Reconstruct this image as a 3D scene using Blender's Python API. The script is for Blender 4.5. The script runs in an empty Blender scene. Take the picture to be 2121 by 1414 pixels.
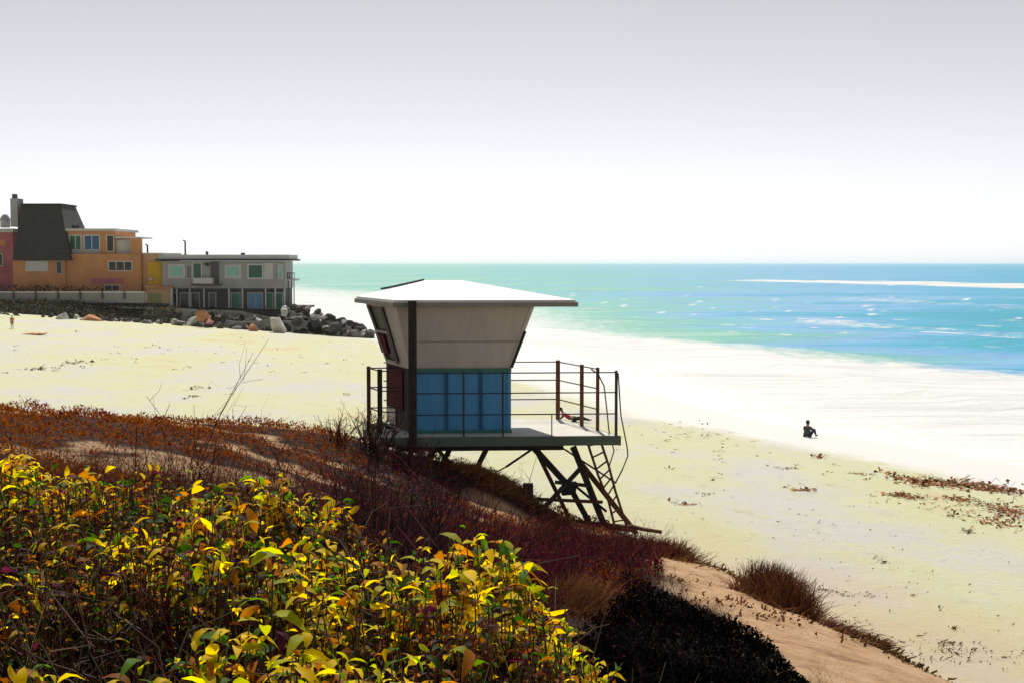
import bpy, bmesh, math, random
import numpy as np
from mathutils import Vector, Matrix, noise
random.seed(7); rng = np.random.default_rng(11)
sc = bpy.context.scene
col = sc.collection
R = math.radians
CZ = 9.3            # eye height above the sea
F = 2946.0          # focal length in photo pixels

# ------------------------------------------------------------------ camera
cam = bpy.data.objects.new("camera", bpy.data.cameras.new("camera")); col.objects.link(cam)
cam.location = (0, 0, CZ); cam.rotation_euler = (R(90 - 3.147), 0, 0)
cam.data.lens = 50; cam.data.sensor_width = 36; cam.data.clip_start = 0.1; cam.data.clip_end = 60000
sc.camera = cam
# ------------------------------------------------------------------ sky and sun
SUN_EL, SUN_AZ = R(56), R(-5)          # azimuth measured from +Y towards +X
w = bpy.data.worlds.new("World"); sc.world = w; w.use_nodes = True
nt = w.node_tree; nt.nodes.clear()
sky = nt.nodes.new('ShaderNodeTexSky'); sky.sky_type = 'NISHITA'; sky.sun_disc = False
sky.sun_elevation = SUN_EL; sky.sun_rotation = SUN_AZ
sky.air_density = 0.35; sky.dust_density = 0.4; sky.ozone_density = 1.0
hs = nt.nodes.new('ShaderNodeHueSaturation'); hs.inputs['Saturation'].default_value = 0.12
bg = nt.nodes.new('ShaderNodeBackground'); bg.inputs['Strength'].default_value = 0.118
wo = nt.nodes.new('ShaderNodeOutputWorld')
nt.links.new(sky.outputs[0], hs.inputs['Color']); nt.links.new(hs.outputs[0], bg.inputs[0]); nt.links.new(bg.outputs[0], wo.inputs[0])
sl = bpy.data.lights.new("sun", 'SUN'); sl.energy = 4.2; sl.angle = R(0.55); sl.color = (1.0, 0.95, 0.86)
so = bpy.data.objects.new("sun", sl); col.objects.link(so)
d = Vector((math.sin(SUN_AZ) * math.cos(SUN_EL), math.cos(SUN_AZ) * math.cos(SUN_EL), math.sin(SUN_EL)))
so.rotation_euler = d.to_track_quat('Z', 'Y').to_euler()
sc.view_settings.view_transform = 'Standard'; sc.view_settings.look = 'None'
sc.view_settings.gamma = 1; sc.view_settings.exposure = 0.18
sc.cycles.max_bounces = 8; sc.cycles.volume_bounces = 2; sc.cycles.transparent_max_bounces = 8

# ------------------------------------------------------------------ helpers
def P(px, py, D):
    return Vector(((px - 1060.5) / F * D, D, CZ - (py - 545) / F * D))
def tag(o, label=None, cat=None, group=None, kind=None):
    if label: o['label'] = label
    if cat: o['category'] = cat
    if group: o['group'] = group
    if kind: o['kind'] = kind
    return o
def empty(name, loc, label, cat, group=None):
    o = bpy.data.objects.new(name, None); col.objects.link(o); o.location = loc
    o.empty_display_size = 0.2
    return tag(o, label, cat, group)
def rootloc(parent):
    v = Vector((0, 0, 0)); p = parent
    while p is not None:
        v = v + p.location; p = p.parent
    return v
class MB:
    def __init__(s): s.v = []; s.f = []
    def add(s, vs, fs):
        b = len(s.v); s.v += [tuple(v) for v in vs]; s.f += [tuple(i + b for i in f) for f in fs]; return s
    def hexa(s, c):      # 8 corners: bottom 0-3, top 4-7
        return s.add(c, [(3, 2, 1, 0), (4, 5, 6, 7), (0, 1, 5, 4), (1, 2, 6, 5), (2, 3, 7, 6), (3, 0, 4, 7)])
    def box(s, x0, x1, y0, y1, z0, z1):
        return s.hexa([(x0, y0, z0), (x1, y0, z0), (x1, y1, z0), (x0, y1, z0), (x0, y0, z1), (x1, y0, z1), (x1, y1, z1), (x0, y1, z1)])
    def beam(s, a, b, w_, h_=None, up=(0, 0, 1)):
        a = Vector(a); b = Vector(b); h_ = h_ or w_; t = (b - a).normalized(); u = Vector(up)
        if abs(t.dot(u)) > 0.97: u = Vector((0, 1, 0))
        r = t.cross(u).normalized() * (w_ / 2); q = r.normalized().cross(t).normalized() * (h_ / 2)
        return s.hexa([a - r - q, a + r - q, a + r + q, a - r + q, b - r - q, b + r - q, b + r + q, b - r + q])
    def tube(s, pts, r, n=7, r1=None):
        pts = [Vector(p) for p in pts]; rings = []
        m = len(pts)
        for i, p in enumerate(pts):
            t = (pts[min(i + 1, m - 1)] - pts[max(i - 1, 0)]).normalized()
            u = Vector((0, 0, 1)) if abs(t.z) < 0.9 else Vector((1, 0, 0))
            a = t.cross(u).normalized(); b = t.cross(a)
            rr = r if r1 is None else r + (r1 - r) * i / max(1, m - 1)
            rings.append([p + (a * math.cos(6.2832 * k / n) + b * math.sin(6.2832 * k / n)) * rr for k in range(n)])
        vs = [v for g in rings for v in g]; fs = []
        for i in range(m - 1):
            for k in range(n):
                fs.append((i * n + k, i * n + (k + 1) % n, (i + 1) * n + (k + 1) % n, (i + 1) * n + k))
        fs.append(tuple(range(n))[::-1]); fs.append(tuple((m - 1) * n + k for k in range(n)))
        return s.add(vs, fs)
    def build(s, name, mat, parent=None, smooth=False, bevel=0):
        o0 = rootloc(parent)
        me = bpy.data.meshes.new(name)
        me.from_pydata([(v[0] - o0.x, v[1] - o0.y, v[2] - o0.z) for v in s.v], [], s.f); me.update()
        bm = bmesh.new(); bm.from_mesh(me); bmesh.ops.recalc_face_normals(bm, faces=bm.faces); bm.to_mesh(me); bm.free()
        if smooth: me.polygons.foreach_set('use_smooth', [True] * len(me.polygons))
        o = bpy.data.objects.new(name, me); col.objects.link(o); me.materials.append(mat)
        if parent: o.parent = parent
        if bevel:
            md = o.modifiers.new('bevel', 'BEVEL'); md.width = bevel; md.segments = 1; md.limit_method = 'ANGLE'
        return o
def arrmesh(name, V, Fc, mat, parent=None, tint=None, smooth=False, attrs=None):
    me = bpy.data.meshes.new(name); k = Fc.shape[1]
    me.vertices.add(len(V)); me.vertices.foreach_set('co', np.asarray(V, dtype=np.float32).ravel())
    me.loops.add(Fc.size); me.loops.foreach_set('vertex_index', Fc.astype(np.int32).ravel())
    me.polygons.add(len(Fc)); me.polygons.foreach_set('loop_start', (np.arange(len(Fc)) * k).astype(np.int32))
    me.polygons.foreach_set('loop_total', np.full(len(Fc), k, dtype=np.int32))
    me.update(calc_edges=True); me.validate()
    if smooth: me.polygons.foreach_set('use_smooth', [True] * len(me.polygons))
    if tint is not None:
        a = me.color_attributes.new('tint', 'FLOAT_COLOR', 'POINT')
        t = np.ones((len(V), 4), dtype=np.float32); t[:, :3] = tint; a.data.foreach_set('color', t.ravel())
    for nm, arr in (attrs or {}).items():
        a = me.attributes.new(nm, 'FLOAT', 'POINT'); a.data.foreach_set('value', np.asarray(arr, dtype=np.float32).ravel())
    o = bpy.data.objects.new(name, me); col.objects.link(o); me.materials.append(mat)
    if parent: o.parent = parent
    return o

# ------------------------------------------------------------------ materials
def newmat(name):
    m = bpy.data.materials.new(name); m.use_nodes = True; t = m.node_tree
    return m, t, t.nodes['Principled BSDF']
def N(t, typ, **kw):
    n = t.nodes.new(typ)
    for k, v in kw.items():
        if k in n.inputs: n.inputs[k].default_value = v
        else: setattr(n, k, v)
    return n
def ramp(t, src, stops):
    r = t.nodes.new('ShaderNodeValToRGB'); e = r.color_ramp.elements
    while len(e) < len(stops): e.new(0.5)
    for i, (p, c) in enumerate(stops):
        e[i].position = p; e[i].color = (c[0], c[1], c[2], 1) if hasattr(c, '__len__') else (c, c, c, 1)
    t.links.new(src, r.inputs[0]); return r
def paint(name, c, var=0.12, scale=3.0, rough=0.7, dirt=None, bump=0.0, spec=0.3, stretch=(1, 1, 1), bscale=30):
    m, t, b = newmat(name); L = t.links.new
    g = N(t, 'ShaderNodeNewGeometry'); mp = N(t, 'ShaderNodeMapping'); mp.inputs['Scale'].default_value = stretch
    L(g.outputs['Position'], mp.inputs[0])
    n = N(t, 'ShaderNodeTexNoise', Scale=scale, Detail=6.0, Roughness=0.65); L(mp.outputs[0], n.inputs['Vector'])
    lo = [x * (1 - var) for x in c]; hi = [min(1, x * (1 + var)) for x in c]
    stops = [(0.3, lo), (0.7, hi)]
    if dirt: stops = [(0.22, dirt), (0.36, lo), (0.7, hi)]
    r = ramp(t, n.outputs['Fac'], stops); L(r.outputs[0], b.inputs['Base Color'])
    b.inputs['Roughness'].default_value = rough; b.inputs['Specular IOR Level'].default_value = spec
    if bump:
        n2 = N(t, 'ShaderNodeTexNoise', Scale=bscale, Detail=4.0); L(mp.outputs[0], n2.inputs['Vector'])
        bp = N(t, 'ShaderNodeBump', Strength=bump, Distance=0.02); L(n2.outputs['Fac'], bp.inputs['Height']); L(bp.outputs[0], b.inputs['Normal'])
    return m
def leafmat(name, trans=0.5, gloss=0.35, spec=0.12):
    m, t, b = newmat(name); L = t.links.new
    a = N(t, 'ShaderNodeAttribute', attribute_name='tint')
    L(a.outputs['Color'], b.inputs['Base Color']); b.inputs['Roughness'].default_value = gloss; b.inputs['Specular IOR Level'].default_value = spec
    tr = N(t, 'ShaderNodeBsdfTranslucent'); mx = N(t, 'ShaderNodeMixShader', Fac=trans)
    hv = N(t, 'ShaderNodeHueSaturation', Saturation=1.15, Value=1.5); L(a.outputs['Color'], hv.inputs['Color']); L(hv.outputs[0], tr.inputs[0])
    out = t.nodes['Material Output']
    L(b.outputs[0], mx.inputs[1]); L(tr.outputs[0], mx.inputs[2]); L(mx.outputs[0], out.inputs[0])
    return m
def tintmat(name, rough=0.85):
    m, t, b = newmat(name); a = N(t, 'ShaderNodeAttribute', attribute_name='tint')
    t.links.new(a.outputs['Color'], b.inputs['Base Color']); b.inputs['Roughness'].default_value = rough
    b.inputs['Specular IOR Level'].default_value = 0.0
    return m

# ------------------------------------------------------------------ ground heights
def shore_s(x, y):       # metres inland of the waterline
    wob = 1.6 * np.sin(y * 0.045 + 0.6) + 0.8 * np.sin(y * 0.13)
    return (21 - x) * 0.946 + (58 - y) * 0.324 + wob + 1.2
def vnoise(x, y, s, seed=0.0, oct_=3):
    x = np.asarray(x, float) / s; y = np.asarray(y, float) / s; out = 0; amp = 1; tot = 0
    for o in range(oct_):
        xi = np.floor(x); yi = np.floor(y); fx = x - xi; fy = y - yi
        fx = fx * fx * (3 - 2 * fx); fy = fy * fy * (3 - 2 * fy)
        def h(a, b):
            v = np.sin(a * 127.1 + b * 311.7 + seed * 74.7 + o * 19.3) * 43758.5453; return v - np.floor(v)
        v = h(xi, yi) * (1 - fx) * (1 - fy) + h(xi + 1, yi) * fx * (1 - fy) + h(xi, yi + 1) * (1 - fx) * fy + h(xi + 1, yi + 1) * fx * fy
        out = out + amp * v; tot += amp; amp *= 0.5; x = x * 2.03 + 7; y = y * 2.03 + 3
    return out / tot * 2 - 1
def beach(x, y):
    s = shore_s(x, y)
    z = -9.0 + 0.07 * s - 0.02 * np.clip(-s, 0, 40)
    return z + 0.10 * vnoise(x, y, 9, 2) * np.clip(s / 8, 0, 1) + 0.03 * vnoise(x, y, 1.7, 5) * np.clip(s / 8, 0, 1)
CP = [(0, 0, -1.7), (-8, 0, -1.6), (-16, 0, -1.6), (4, 0, -2.6), (8, 0, -4.2), (0, -8, -1.6), (-12, -8, -1.5), (9, -8, -4.2), (13, 0, -6.4), (13, 8, -6.8),
      (0, 4, -1.75), (-4, 4, -1.65), (-10, 6, -1.7), (2, 4, -2.1), (5, 5, -3.2), (9, 6, -5.4),
      (-3, 9, -1.95), (0, 8, -2.35), (-8, 12, -1.95), (-16, 12, -1.8), (-3, 14, -2.25), (0, 13, -2.85),
      (-8.3, 21, -2.13), (-15, 22, -2.0), (-6.1, 21, -2.42), (-4, 21, -2.42), (-2.6, 20.8, -2.58), (-1.6, 21.5, -2.95), (-0.75, 22.3, -3.25), (-.1, 22.8, -3.48), (.2, 20.5, -3.75), (-.5, 20, -3.5), (0.5, 22, -3.98), (1.8, 22, -4.22), (-1.5, 17, -2.95), (-.2, 17, -3.3), (.6, 17, -3.5), (-3, 17.5, -2.5),
      (1.6, 17, -3.5), (2.4, 17, -3.65), (2.9, 16, -3.85), (3.5, 14.6, -3.9), (4.1, 13.4, -3.95), (5.0, 12, -4.2),
      (0.8, 9, -2.7), (1.5, 10.8, -2.95), (2.3, 10.8, -3.1), (1.9, 8, -2.75), (3.2, 10.5, -3.3), (1.0, 13.5, -3.05),
      (-10, 27, -4.6), (-5, 26, -4.7), (-2, 25.5, -4.7), (0.5, 25.0, -5.3), (3.0, 23, -5.4), (4.4, 18, -5.2), (5.6, 15, -5.5), (7, 12, -5.6), (8, 10, -5.8),
      (-10, 33, -6.8), (-4, 32, -7.2), (1, 31, -7.6), (6, 26, -7.6), (8, 20, -7.6), (10, 15, -7.6), (-20, 30, -6.2), (-25, 20, -1.9), (-30, 34, -7.4), (-30, 0, -1.6)]
CPa = np.array(CP, float)
def _phi(r2): return np.where(r2 > 1e-9, 0.5 * r2 * np.log(np.maximum(r2, 1e-9)), 0)
_n = len(CPa); _d = ((CPa[:, None, :2] - CPa[None, :, :2]) ** 2).sum(-1); _A = np.zeros((_n + 3, _n + 3))
_A[:_n, :_n] = _phi(_d) + np.eye(_n) * 0.25; _A[:_n, _n] = 1; _A[:_n, _n + 1:] = CPa[:, :2]; _A[_n, :_n] = 1; _A[_n + 1:, :_n] = CPa[:, :2].T
_w = np.linalg.solve(_A, np.concatenate([CPa[:, 2], np.zeros(3)]))
def bluff(x, y):
    x = np.asarray(x, float); y = np.asarray(y, float); sh = x.shape; xf = x.ravel(); yf = y.ravel(); out = _w[_n] + _w[_n + 1] * xf + _w[_n + 2] * yf
    for i in range(_n): out = out + _w[i] * _phi((xf - CPa[i, 0]) ** 2 + (yf - CPa[i, 1]) ** 2)
    out = out.reshape(sh); out = np.where(y > 36, -20, out)
    return out
def ground(x, y):
    b = beach(x, y); q = bluff(x, y)
    q = q + 0.07 * vnoise(x, y, 1.3, 8) + 0.03 * vnoise(x, y, 0.35, 4)
    k = 0.35; h = np.clip(0.5 + 0.5 * (q - b) / k, 0, 1)
    return CZ + b * (1 - h) + q * h + k * h * (1 - h)
def bluffness(x, y):
    return np.clip((bluff(x, y) - beach(x, y)) / 0.5, 0, 1)
def gz(x, y): return float(ground(np.array([x]), np.array([y]))[0])

# beach sand, one sheet: fine near the camera, coarse far away
def grid(xs, ys, zf):
    X, Y = np.meshgrid(xs, ys); Z = zf(X, Y); V = np.stack([X, Y, Z], -1).reshape(-1, 3)
    nx = len(xs); ny = len(ys); i = np.arange(nx - 1)[None, :] + nx * np.arange(ny - 1)[:, None]
    Fc = np.stack([i, i + 1, i + 1 + nx, i + nx], -1).reshape(-1, 4); return V, Fc
xs = np.concatenate([np.linspace(-900, -90, 20), np.linspace(-85, -13, 90), np.linspace(-12, 14, 260), np.linspace(14.3, 60, 110), np.linspace(65, 400, 12)])
ys = np.concatenate([np.linspace(-60, -4, 15), np.linspace(-3, 36, 330), np.linspace(36.3, 200, 400), np.linspace(205, 900, 12)])
V, Fc = grid(xs, ys, ground)
m, t, b = newmat('sand'); L = t.links.new
g = N(t, 'ShaderNodeNewGeometry'); mp = N(t, 'ShaderNodeMapping'); L(g.outputs['Position'], mp.inputs[0]); mp.inputs['Scale'].default_value = (1, 0.45, 1)
n1 = N(t, 'ShaderNodeTexNoise', Scale=0.16, Detail=7.0, Roughness=0.7); L(mp.outputs[0], n1.inputs['Vector'])
r1 = ramp(t, n1.outputs['Fac'], [(0.30, (0.62, 0.48, 0.32)), (0.40, (0.59, 0.58, 0.35)), (0.50, (0.59, 0.59, 0.41)), (0.60, (0.57, 0.56, 0.52)), (0.78, (0.58, 0.57, 0.56))])
n2 = N(t, 'ShaderNodeTexNoise', Scale=1.4, Detail=8.0, Roughness=0.75); L(mp.outputs[0], n2.inputs['Vector'])
r2 = ramp(t, n2.outputs['Fac'], [(0.30, (0.55, 0.42, 0.27)), (0.42, (1, 1, 1)), (1, (1, 1, 1))])
mu = N(t, 'ShaderNodeMixRGB', blend_type='MULTIPLY', Fac=0.45); L(r1.outputs[0], mu.inputs[1]); L(r2.outputs[0], mu.inputs[2])
ab = N(t, 'ShaderNodeAttribute', attribute_name='bluff'); aw = N(t, 'ShaderNodeAttribute', attribute_name='wash_glare')
n3 = N(t, 'ShaderNodeTexNoise', Scale=2.2, Detail=8.0, Roughness=0.75); L(g.outputs['Position'], n3.inputs['Vector'])
r3 = ramp(t, n3.outputs['Fac'], [(0.3, (0.28, 0.14, 0.07)), (0.5, (0.56, 0.35, 0.19)), (0.7, (0.68, 0.47, 0.29))])
an_ = N(t, 'ShaderNodeAttribute', attribute_name='peach'); mq = N(t, 'ShaderNodeMixRGB'); L(an_.outputs['Fac'], mq.inputs[0]); L(mu.outputs[0], mq.inputs[1]); mq.inputs[2].default_value = (0.56, 0.41, 0.27, 1)
m1 = N(t, 'ShaderNodeMixRGB'); L(ab.outputs['Fac'], m1.inputs[0]); L(mq.outputs[0], m1.inputs[1]); L(r3.outputs[0], m1.inputs[2])
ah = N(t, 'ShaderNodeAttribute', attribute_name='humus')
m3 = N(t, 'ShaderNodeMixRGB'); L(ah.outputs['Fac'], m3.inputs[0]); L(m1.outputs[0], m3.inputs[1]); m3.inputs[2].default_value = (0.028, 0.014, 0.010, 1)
m2 = N(t, 'ShaderNodeMixRGB'); wa = N(t, 'ShaderNodeMath', operation='MULTIPLY_ADD'); L(n2.outputs['Fac'], wa.inputs[0]); wa.inputs[1].default_value = .9; L(aw.outputs['Fac'], wa.inputs[2]); wr_ = ramp(t, wa.outputs[0], [(.55, 0.0), (1.0, 1.0)]); L(wr_.outputs[0], m2.inputs[0]); L(m3.outputs[0], m2.inputs[1]); m2.inputs[2].default_value = (0.76, 0.75, 0.73, 1)
L(m2.outputs[0], b.inputs['Base Color']); b.inputs['Roughness'].default_value = 0.9; b.inputs['Specular IOR Level'].default_value = 0.2
n4 = N(t, 'ShaderNodeTexNoise', Scale=3.2, Detail=10.0, Roughness=0.75); L(g.outputs['Position'], n4.inputs['Vector'])
bp = N(t, 'ShaderNodeBump', Strength=0.8, Distance=0.16); L(n4.outputs['Fac'], bp.inputs['Height']); L(bp.outputs[0], b.inputs['Normal'])
SAND = m
X, Y = V[:, 0], V[:, 1]; s_ = shore_s(X, Y)
wash_glare = np.clip((1 - (s_ + 1 + 2.2 * vnoise(X, Y, 7, 44)) / 8) * 1.3, 0, 1)  # thin foam wash and its glare, painted white onto the sand
def px_of(x, y, z): return 1060.5 + x / np.maximum(y, .1) * F, 545 + (CZ - z) / np.maximum(y, .1) * F
def matcov(x, y): return vnoise(x * .40 + .3 * y, y, 1.0, 33) + .35 * vnoise(x, y, .35, 35)
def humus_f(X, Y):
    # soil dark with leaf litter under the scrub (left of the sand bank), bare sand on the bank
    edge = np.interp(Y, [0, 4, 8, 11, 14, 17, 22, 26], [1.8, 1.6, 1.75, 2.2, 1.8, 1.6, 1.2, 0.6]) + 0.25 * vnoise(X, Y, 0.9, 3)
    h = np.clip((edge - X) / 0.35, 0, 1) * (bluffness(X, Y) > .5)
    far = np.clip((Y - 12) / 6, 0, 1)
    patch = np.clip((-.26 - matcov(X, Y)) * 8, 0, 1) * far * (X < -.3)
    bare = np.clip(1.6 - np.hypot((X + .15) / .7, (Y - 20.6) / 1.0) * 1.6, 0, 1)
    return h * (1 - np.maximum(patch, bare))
sand = arrmesh('beach_sand', V, Fc, SAND, smooth=True, attrs={'bluff': bluffness(X, Y), 'wash_glare': wash_glare, 'humus': humus_f(X, Y), 'peach': np.clip((s_ - 19 + 3 * vnoise(X, Y, 3, 14)) / 9, 0, 1) * np.clip((46 - Y) / 12, 0, 1) * .8})
tag(sand, kind='structure')

# ------------------------------------------------------------------ sea
rows = np.concatenate([np.linspace(38, 240, 400), 240 * (30000 / 240) ** (np.linspace(0, 1, 140)[1:])])
tx = np.linspace(-1.25, 1.25, 560)
T_, D_ = np.meshgrid(tx, rows); SX = T_ * D_; SY = D_
off = -shore_s(SX, SY)
al = SX * -0.324 + SY * 0.946          # along-shore distance
amp = np.exp(-np.maximum(D_ - 100, 0) / 500.) * np.clip((off) / 25, 0, 1)
Zs = 0.10 * vnoise(off, al * 0.4, 3.2, 1) * amp + 0.45 * vnoise(off, al * 0.16, 9, 6, 2) * amp * np.clip((off - 28) / 20, 0, 1)
for (o_, h_, w_, sd_) in ((66, .35, 4, 3), (104, .4, 5, 5), (128, .45, 5, 7), (190, .5, 7, 9), (235, .6, 8, 12), (290, .6, 9, 15)):
    dl_ = off - o_ - 6 * vnoise(al, al * 0, 60, sd_); Zs = Zs + h_ * np.exp(-np.where(dl_ > 0, (dl_ / w_) ** 2, (dl_ / (w_ * .4)) ** 2)) * np.clip(.5 + vnoise(al, al * 0, 40, sd_ + 30), 0, 1.2)
foam_glare = np.zeros_like(Zs)
def crest(o0, hgt, wdt, a0, a1, fo, sd):
    global Zs, foam_glare
    o = o0 + 5 * vnoise(al, al * 0, 45, sd) + 1.5 * vnoise(al, al * 0, 11, sd + 1)
    gate = np.clip((al - a0) / 12, 0, 1) * np.clip((a1 - al) / 12, 0, 1) * (0.55 + 0.45 * vnoise(al, al * 0, 22, sd + 3))
    dlt = off - o
    prof = np.where(dlt > 0, np.exp(-(dlt / wdt) ** 2), np.exp(-(dlt / (wdt * .35)) ** 2))
    Zs = Zs + hgt * prof * gate
    foam_glare = np.maximum(foam_glare, fo * gate * np.exp(-((dlt + wdt * .25) / (wdt * .75)) ** 2))
crest(26, 0.45, 4, -200, 400, 1.1, 31)
crest(52, 0.4, 5, 60, 110, .45, 41)
crest(84, 0.5, 6, 120, 210, .42, 47)
crest(160, 0.8, 8, 210, 330, .5, 51)
crest(330, 1.0, 24, 200, 700, 1.2, 57)
crest(360, 0.8, 22, 250, 620, 1.0, 63)
wid = 28 + 0.25 * np.clip(SX, -20, 60) + 3 * vnoise(al, off * .5, 14, 71)
base = np.clip((wid + 5 - off) / 16, 0, 1)
glare_left = np.clip((85 - off) / 45, 0, 1) * np.clip((22 - SX) / 22, 0, 1) * 0.45  # sun glare on the left water, whitened through the foam value
glare_far = np.clip((-SX / D_ + 0.02) / 0.13, 0, 1) * 0.42 * np.clip((520 - D_) / 300, 0, 1)  # pale far-left water: glare and haze painted in as whitening
base = base * (1 - .35 * np.clip(vnoise(al, off * 2.2, 9, 81) * 2 - .3, 0, 1) * np.clip((off - 10) / 10, 0, 1))
caps = np.clip(vnoise(al * .14, off * .55, 1, 97, 2) - .52, 0, 1) * 3.2 * np.clip((off - 34) / 20, 0, 1) * np.clip(1.2 - D_ / 700, 0.2, 1)
foam_glare = np.maximum(foam_glare, np.minimum(caps, .75))
foam_glare = np.clip(np.maximum(np.maximum(foam_glare, base), np.maximum(glare_left, glare_far)), 0, 1.1) + .6 * np.clip((14 + 3 * vnoise(al, al * 0, 9, 83) - off) / 10, 0, 1)
V = np.stack([SX, SY, Zs], -1).reshape(-1, 3); nx = len(tx); ny = len(rows)
i = np.arange(nx - 1)[None, :] + nx * np.arange(ny - 1)[:, None]
Fc = np.stack([i, i + 1, i + 1 + nx, i + nx], -1).reshape(-1, 4)
m, t, b = newmat('sea_water'); L = t.links.new
g = N(t, 'ShaderNodeNewGeometry'); mp = N(t, 'ShaderNodeMapping'); L(g.outputs['Position'], mp.inputs[0])
mp.inputs['Rotation'].default_value = (0, 0, R(-8)); mp.inputs['Scale'].default_value = (0.16, 1, 1)
nA = N(t, 'ShaderNodeTexNoise', Scale=0.035, Detail=6.0, Roughness=0.62); L(mp.outputs[0], nA.inputs['Vector'])
ag = N(t, 'ShaderNodeAttribute', attribute_name='blue')
sm = N(t, 'ShaderNodeMath', operation='MULTIPLY_ADD'); L(nA.outputs['Fac'], sm.inputs[0]); sm.inputs[1].default_value = 1.25; L(ag.outputs['Fac'], sm.inputs[2])
rc = ramp(t, sm.outputs[0], [(0.20, (0.30, 0.50, 0.44)), (0.38, (0.15, 0.43, 0.36)), (0.52, (0.13, 0.40, 0.50)), (0.62, (0.16, 0.37, 0.64)), (0.72, (0.06, 0.34, 0.55)), (0.88, (0.02, 0.32, 0.46))])
nB = N(t, 'ShaderNodeTexNoise', Scale=0.35, Detail=6.0, Roughness=0.7); L(mp.outputs[0], nB.inputs['Vector'])
af = N(t, 'ShaderNodeAttribute', attribute_name='foam_glare')
mp2 = N(t, 'ShaderNodeMapping'); L(g.outputs['Position'], mp2.inputs[0]); mp2.inputs['Rotation'].default_value = (0, 0, R(-18)); mp2.inputs['Scale'].default_value = (0.9, 0.35, 1)
nF = N(t, 'ShaderNodeTexNoise', Scale=0.55, Detail=9.0, Roughness=0.72); L(mp2.outputs[0], nF.inputs['Vector'])
ad = N(t, 'ShaderNodeMath', operation='ADD'); L(af.outputs['Fac'], ad.inputs[0]); L(nF.outputs['Fac'], ad.inputs[1])
rf = ramp(t, ad.outputs[0], [(0.62, 0.0), (1.0, 1.0)])
mb = N(t, 'ShaderNodeMixRGB', blend_type='OVERLAY', Fac=0.7); L(rc.outputs[0], mb.inputs[1]); L(nB.outputs['Color'], mb.inputs[2])
bw = N(t, 'ShaderNodeRGBToBW'); L(nB.outputs['Color'], bw.inputs[0]); L(bw.outputs[0], mb.inputs[2])
mx = N(t, 'ShaderNodeMixRGB'); L(rf.outputs[0], mx.inputs[0]); L(mb.outputs[0], mx.inputs[1]); nG = N(t, 'ShaderNodeTexNoise', Scale=0.22, Detail=9.0, Roughness=0.75); L(mp.outputs[0], nG.inputs['Vector']); rg = ramp(t, nG.outputs['Fac'], [(.34, (.54, .56, .56)), (.46, (.66, .66, .66)), (.58, (.75, .75, .745))]); mz = N(t, 'ShaderNodeMixRGB'); ms = N(t, 'ShaderNodeMapRange'); ms.inputs[1].default_value = 1.05; ms.inputs[2].default_value = 1.5; L(af.outputs['Fac'], ms.inputs[0]); L(ms.outputs[0], mz.inputs[0]); L(rg.outputs[0], mz.inputs[1]); mz.inputs[2].default_value = (.80, .79, .77, 1); L(mz.outputs[0], mx.inputs[2])
L(mx.outputs[0], b.inputs['Base Color']); b.inputs['Roughness'].default_value = 0.45; b.inputs['Specular IOR Level'].default_value = 0.12
nW = N(t, 'ShaderNodeTexNoise', Scale=1.3, Detail=5.0, Roughness=0.6); L(g.outputs['Position'], nW.inputs['Vector'])
hw = N(t, 'ShaderNodeMath', operation='MULTIPLY_ADD'); L(nB.outputs['Fac'], hw.inputs[0]); hw.inputs[1].default_value = 5.0; L(nW.outputs['Fac'], hw.inputs[2]); bp = N(t, 'ShaderNodeBump', Strength=0.6, Distance=0.3); L(hw.outputs[0], bp.inputs['Height']); L(bp.outputs[0], b.inputs['Normal'])
blue = -.25 + np.clip((SX / D_ - 0.0) / 0.36, -0.2, 1) * (0.36 + .28 * np.exp(-((D_ - 210) / 90.) ** 2)) + 0.06 * np.clip((D_ - 300) / 1500, 0, 1) - 0.25 * np.clip((45 - (off - wid)) / 45, 0, 1)
sea = arrmesh('sea', V, Fc, m, smooth=True, attrs={'foam_glare': foam_glare, 'blue': blue}); tag(sea, kind='structure')

# ------------------------------------------------------------------ headland below the houses
def head_z(x, y):
    front = np.interp(x, [-400, -70, -58, -40, -28, -22, -16], [162, 162, 163, 166, 168, 171, 173])
    e = np.interp(x, [-400, -58, -44, -28, -24, -19, -14.5], [4.3, 4.3, 3.8, 3.4, 3.2, 1.6, -1.5])
    e = e - 6 * np.clip((x + 25 + np.clip(y - 176, 0, 999) * .22) / 3, 0, 1) * (y > 176)
    k = np.clip((y - front + 2) / 11, 0, 1); k = k * k * (3 - 2 * k)
    return -1.2 + (e + 1.2) * k + 0.25 * vnoise(x, y, 2.5, 13) * (k < 1) * (k > 0)
hx = np.concatenate([np.linspace(-400, -75, 12), np.linspace(-72, -12, 140)]); hy = np.concatenate([np.linspace(158, 182, 70), np.linspace(185, 420, 14)])
Vh, Fh = grid(hx, hy, head_z)
MH = paint('headland_soil', (0.03, 0.03, 0.024), 0.5, 0.8, 0.95, bump=0.6, bscale=3)
tag(arrmesh('headland', Vh, Fh, MH, smooth=True), kind='structure')

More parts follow.
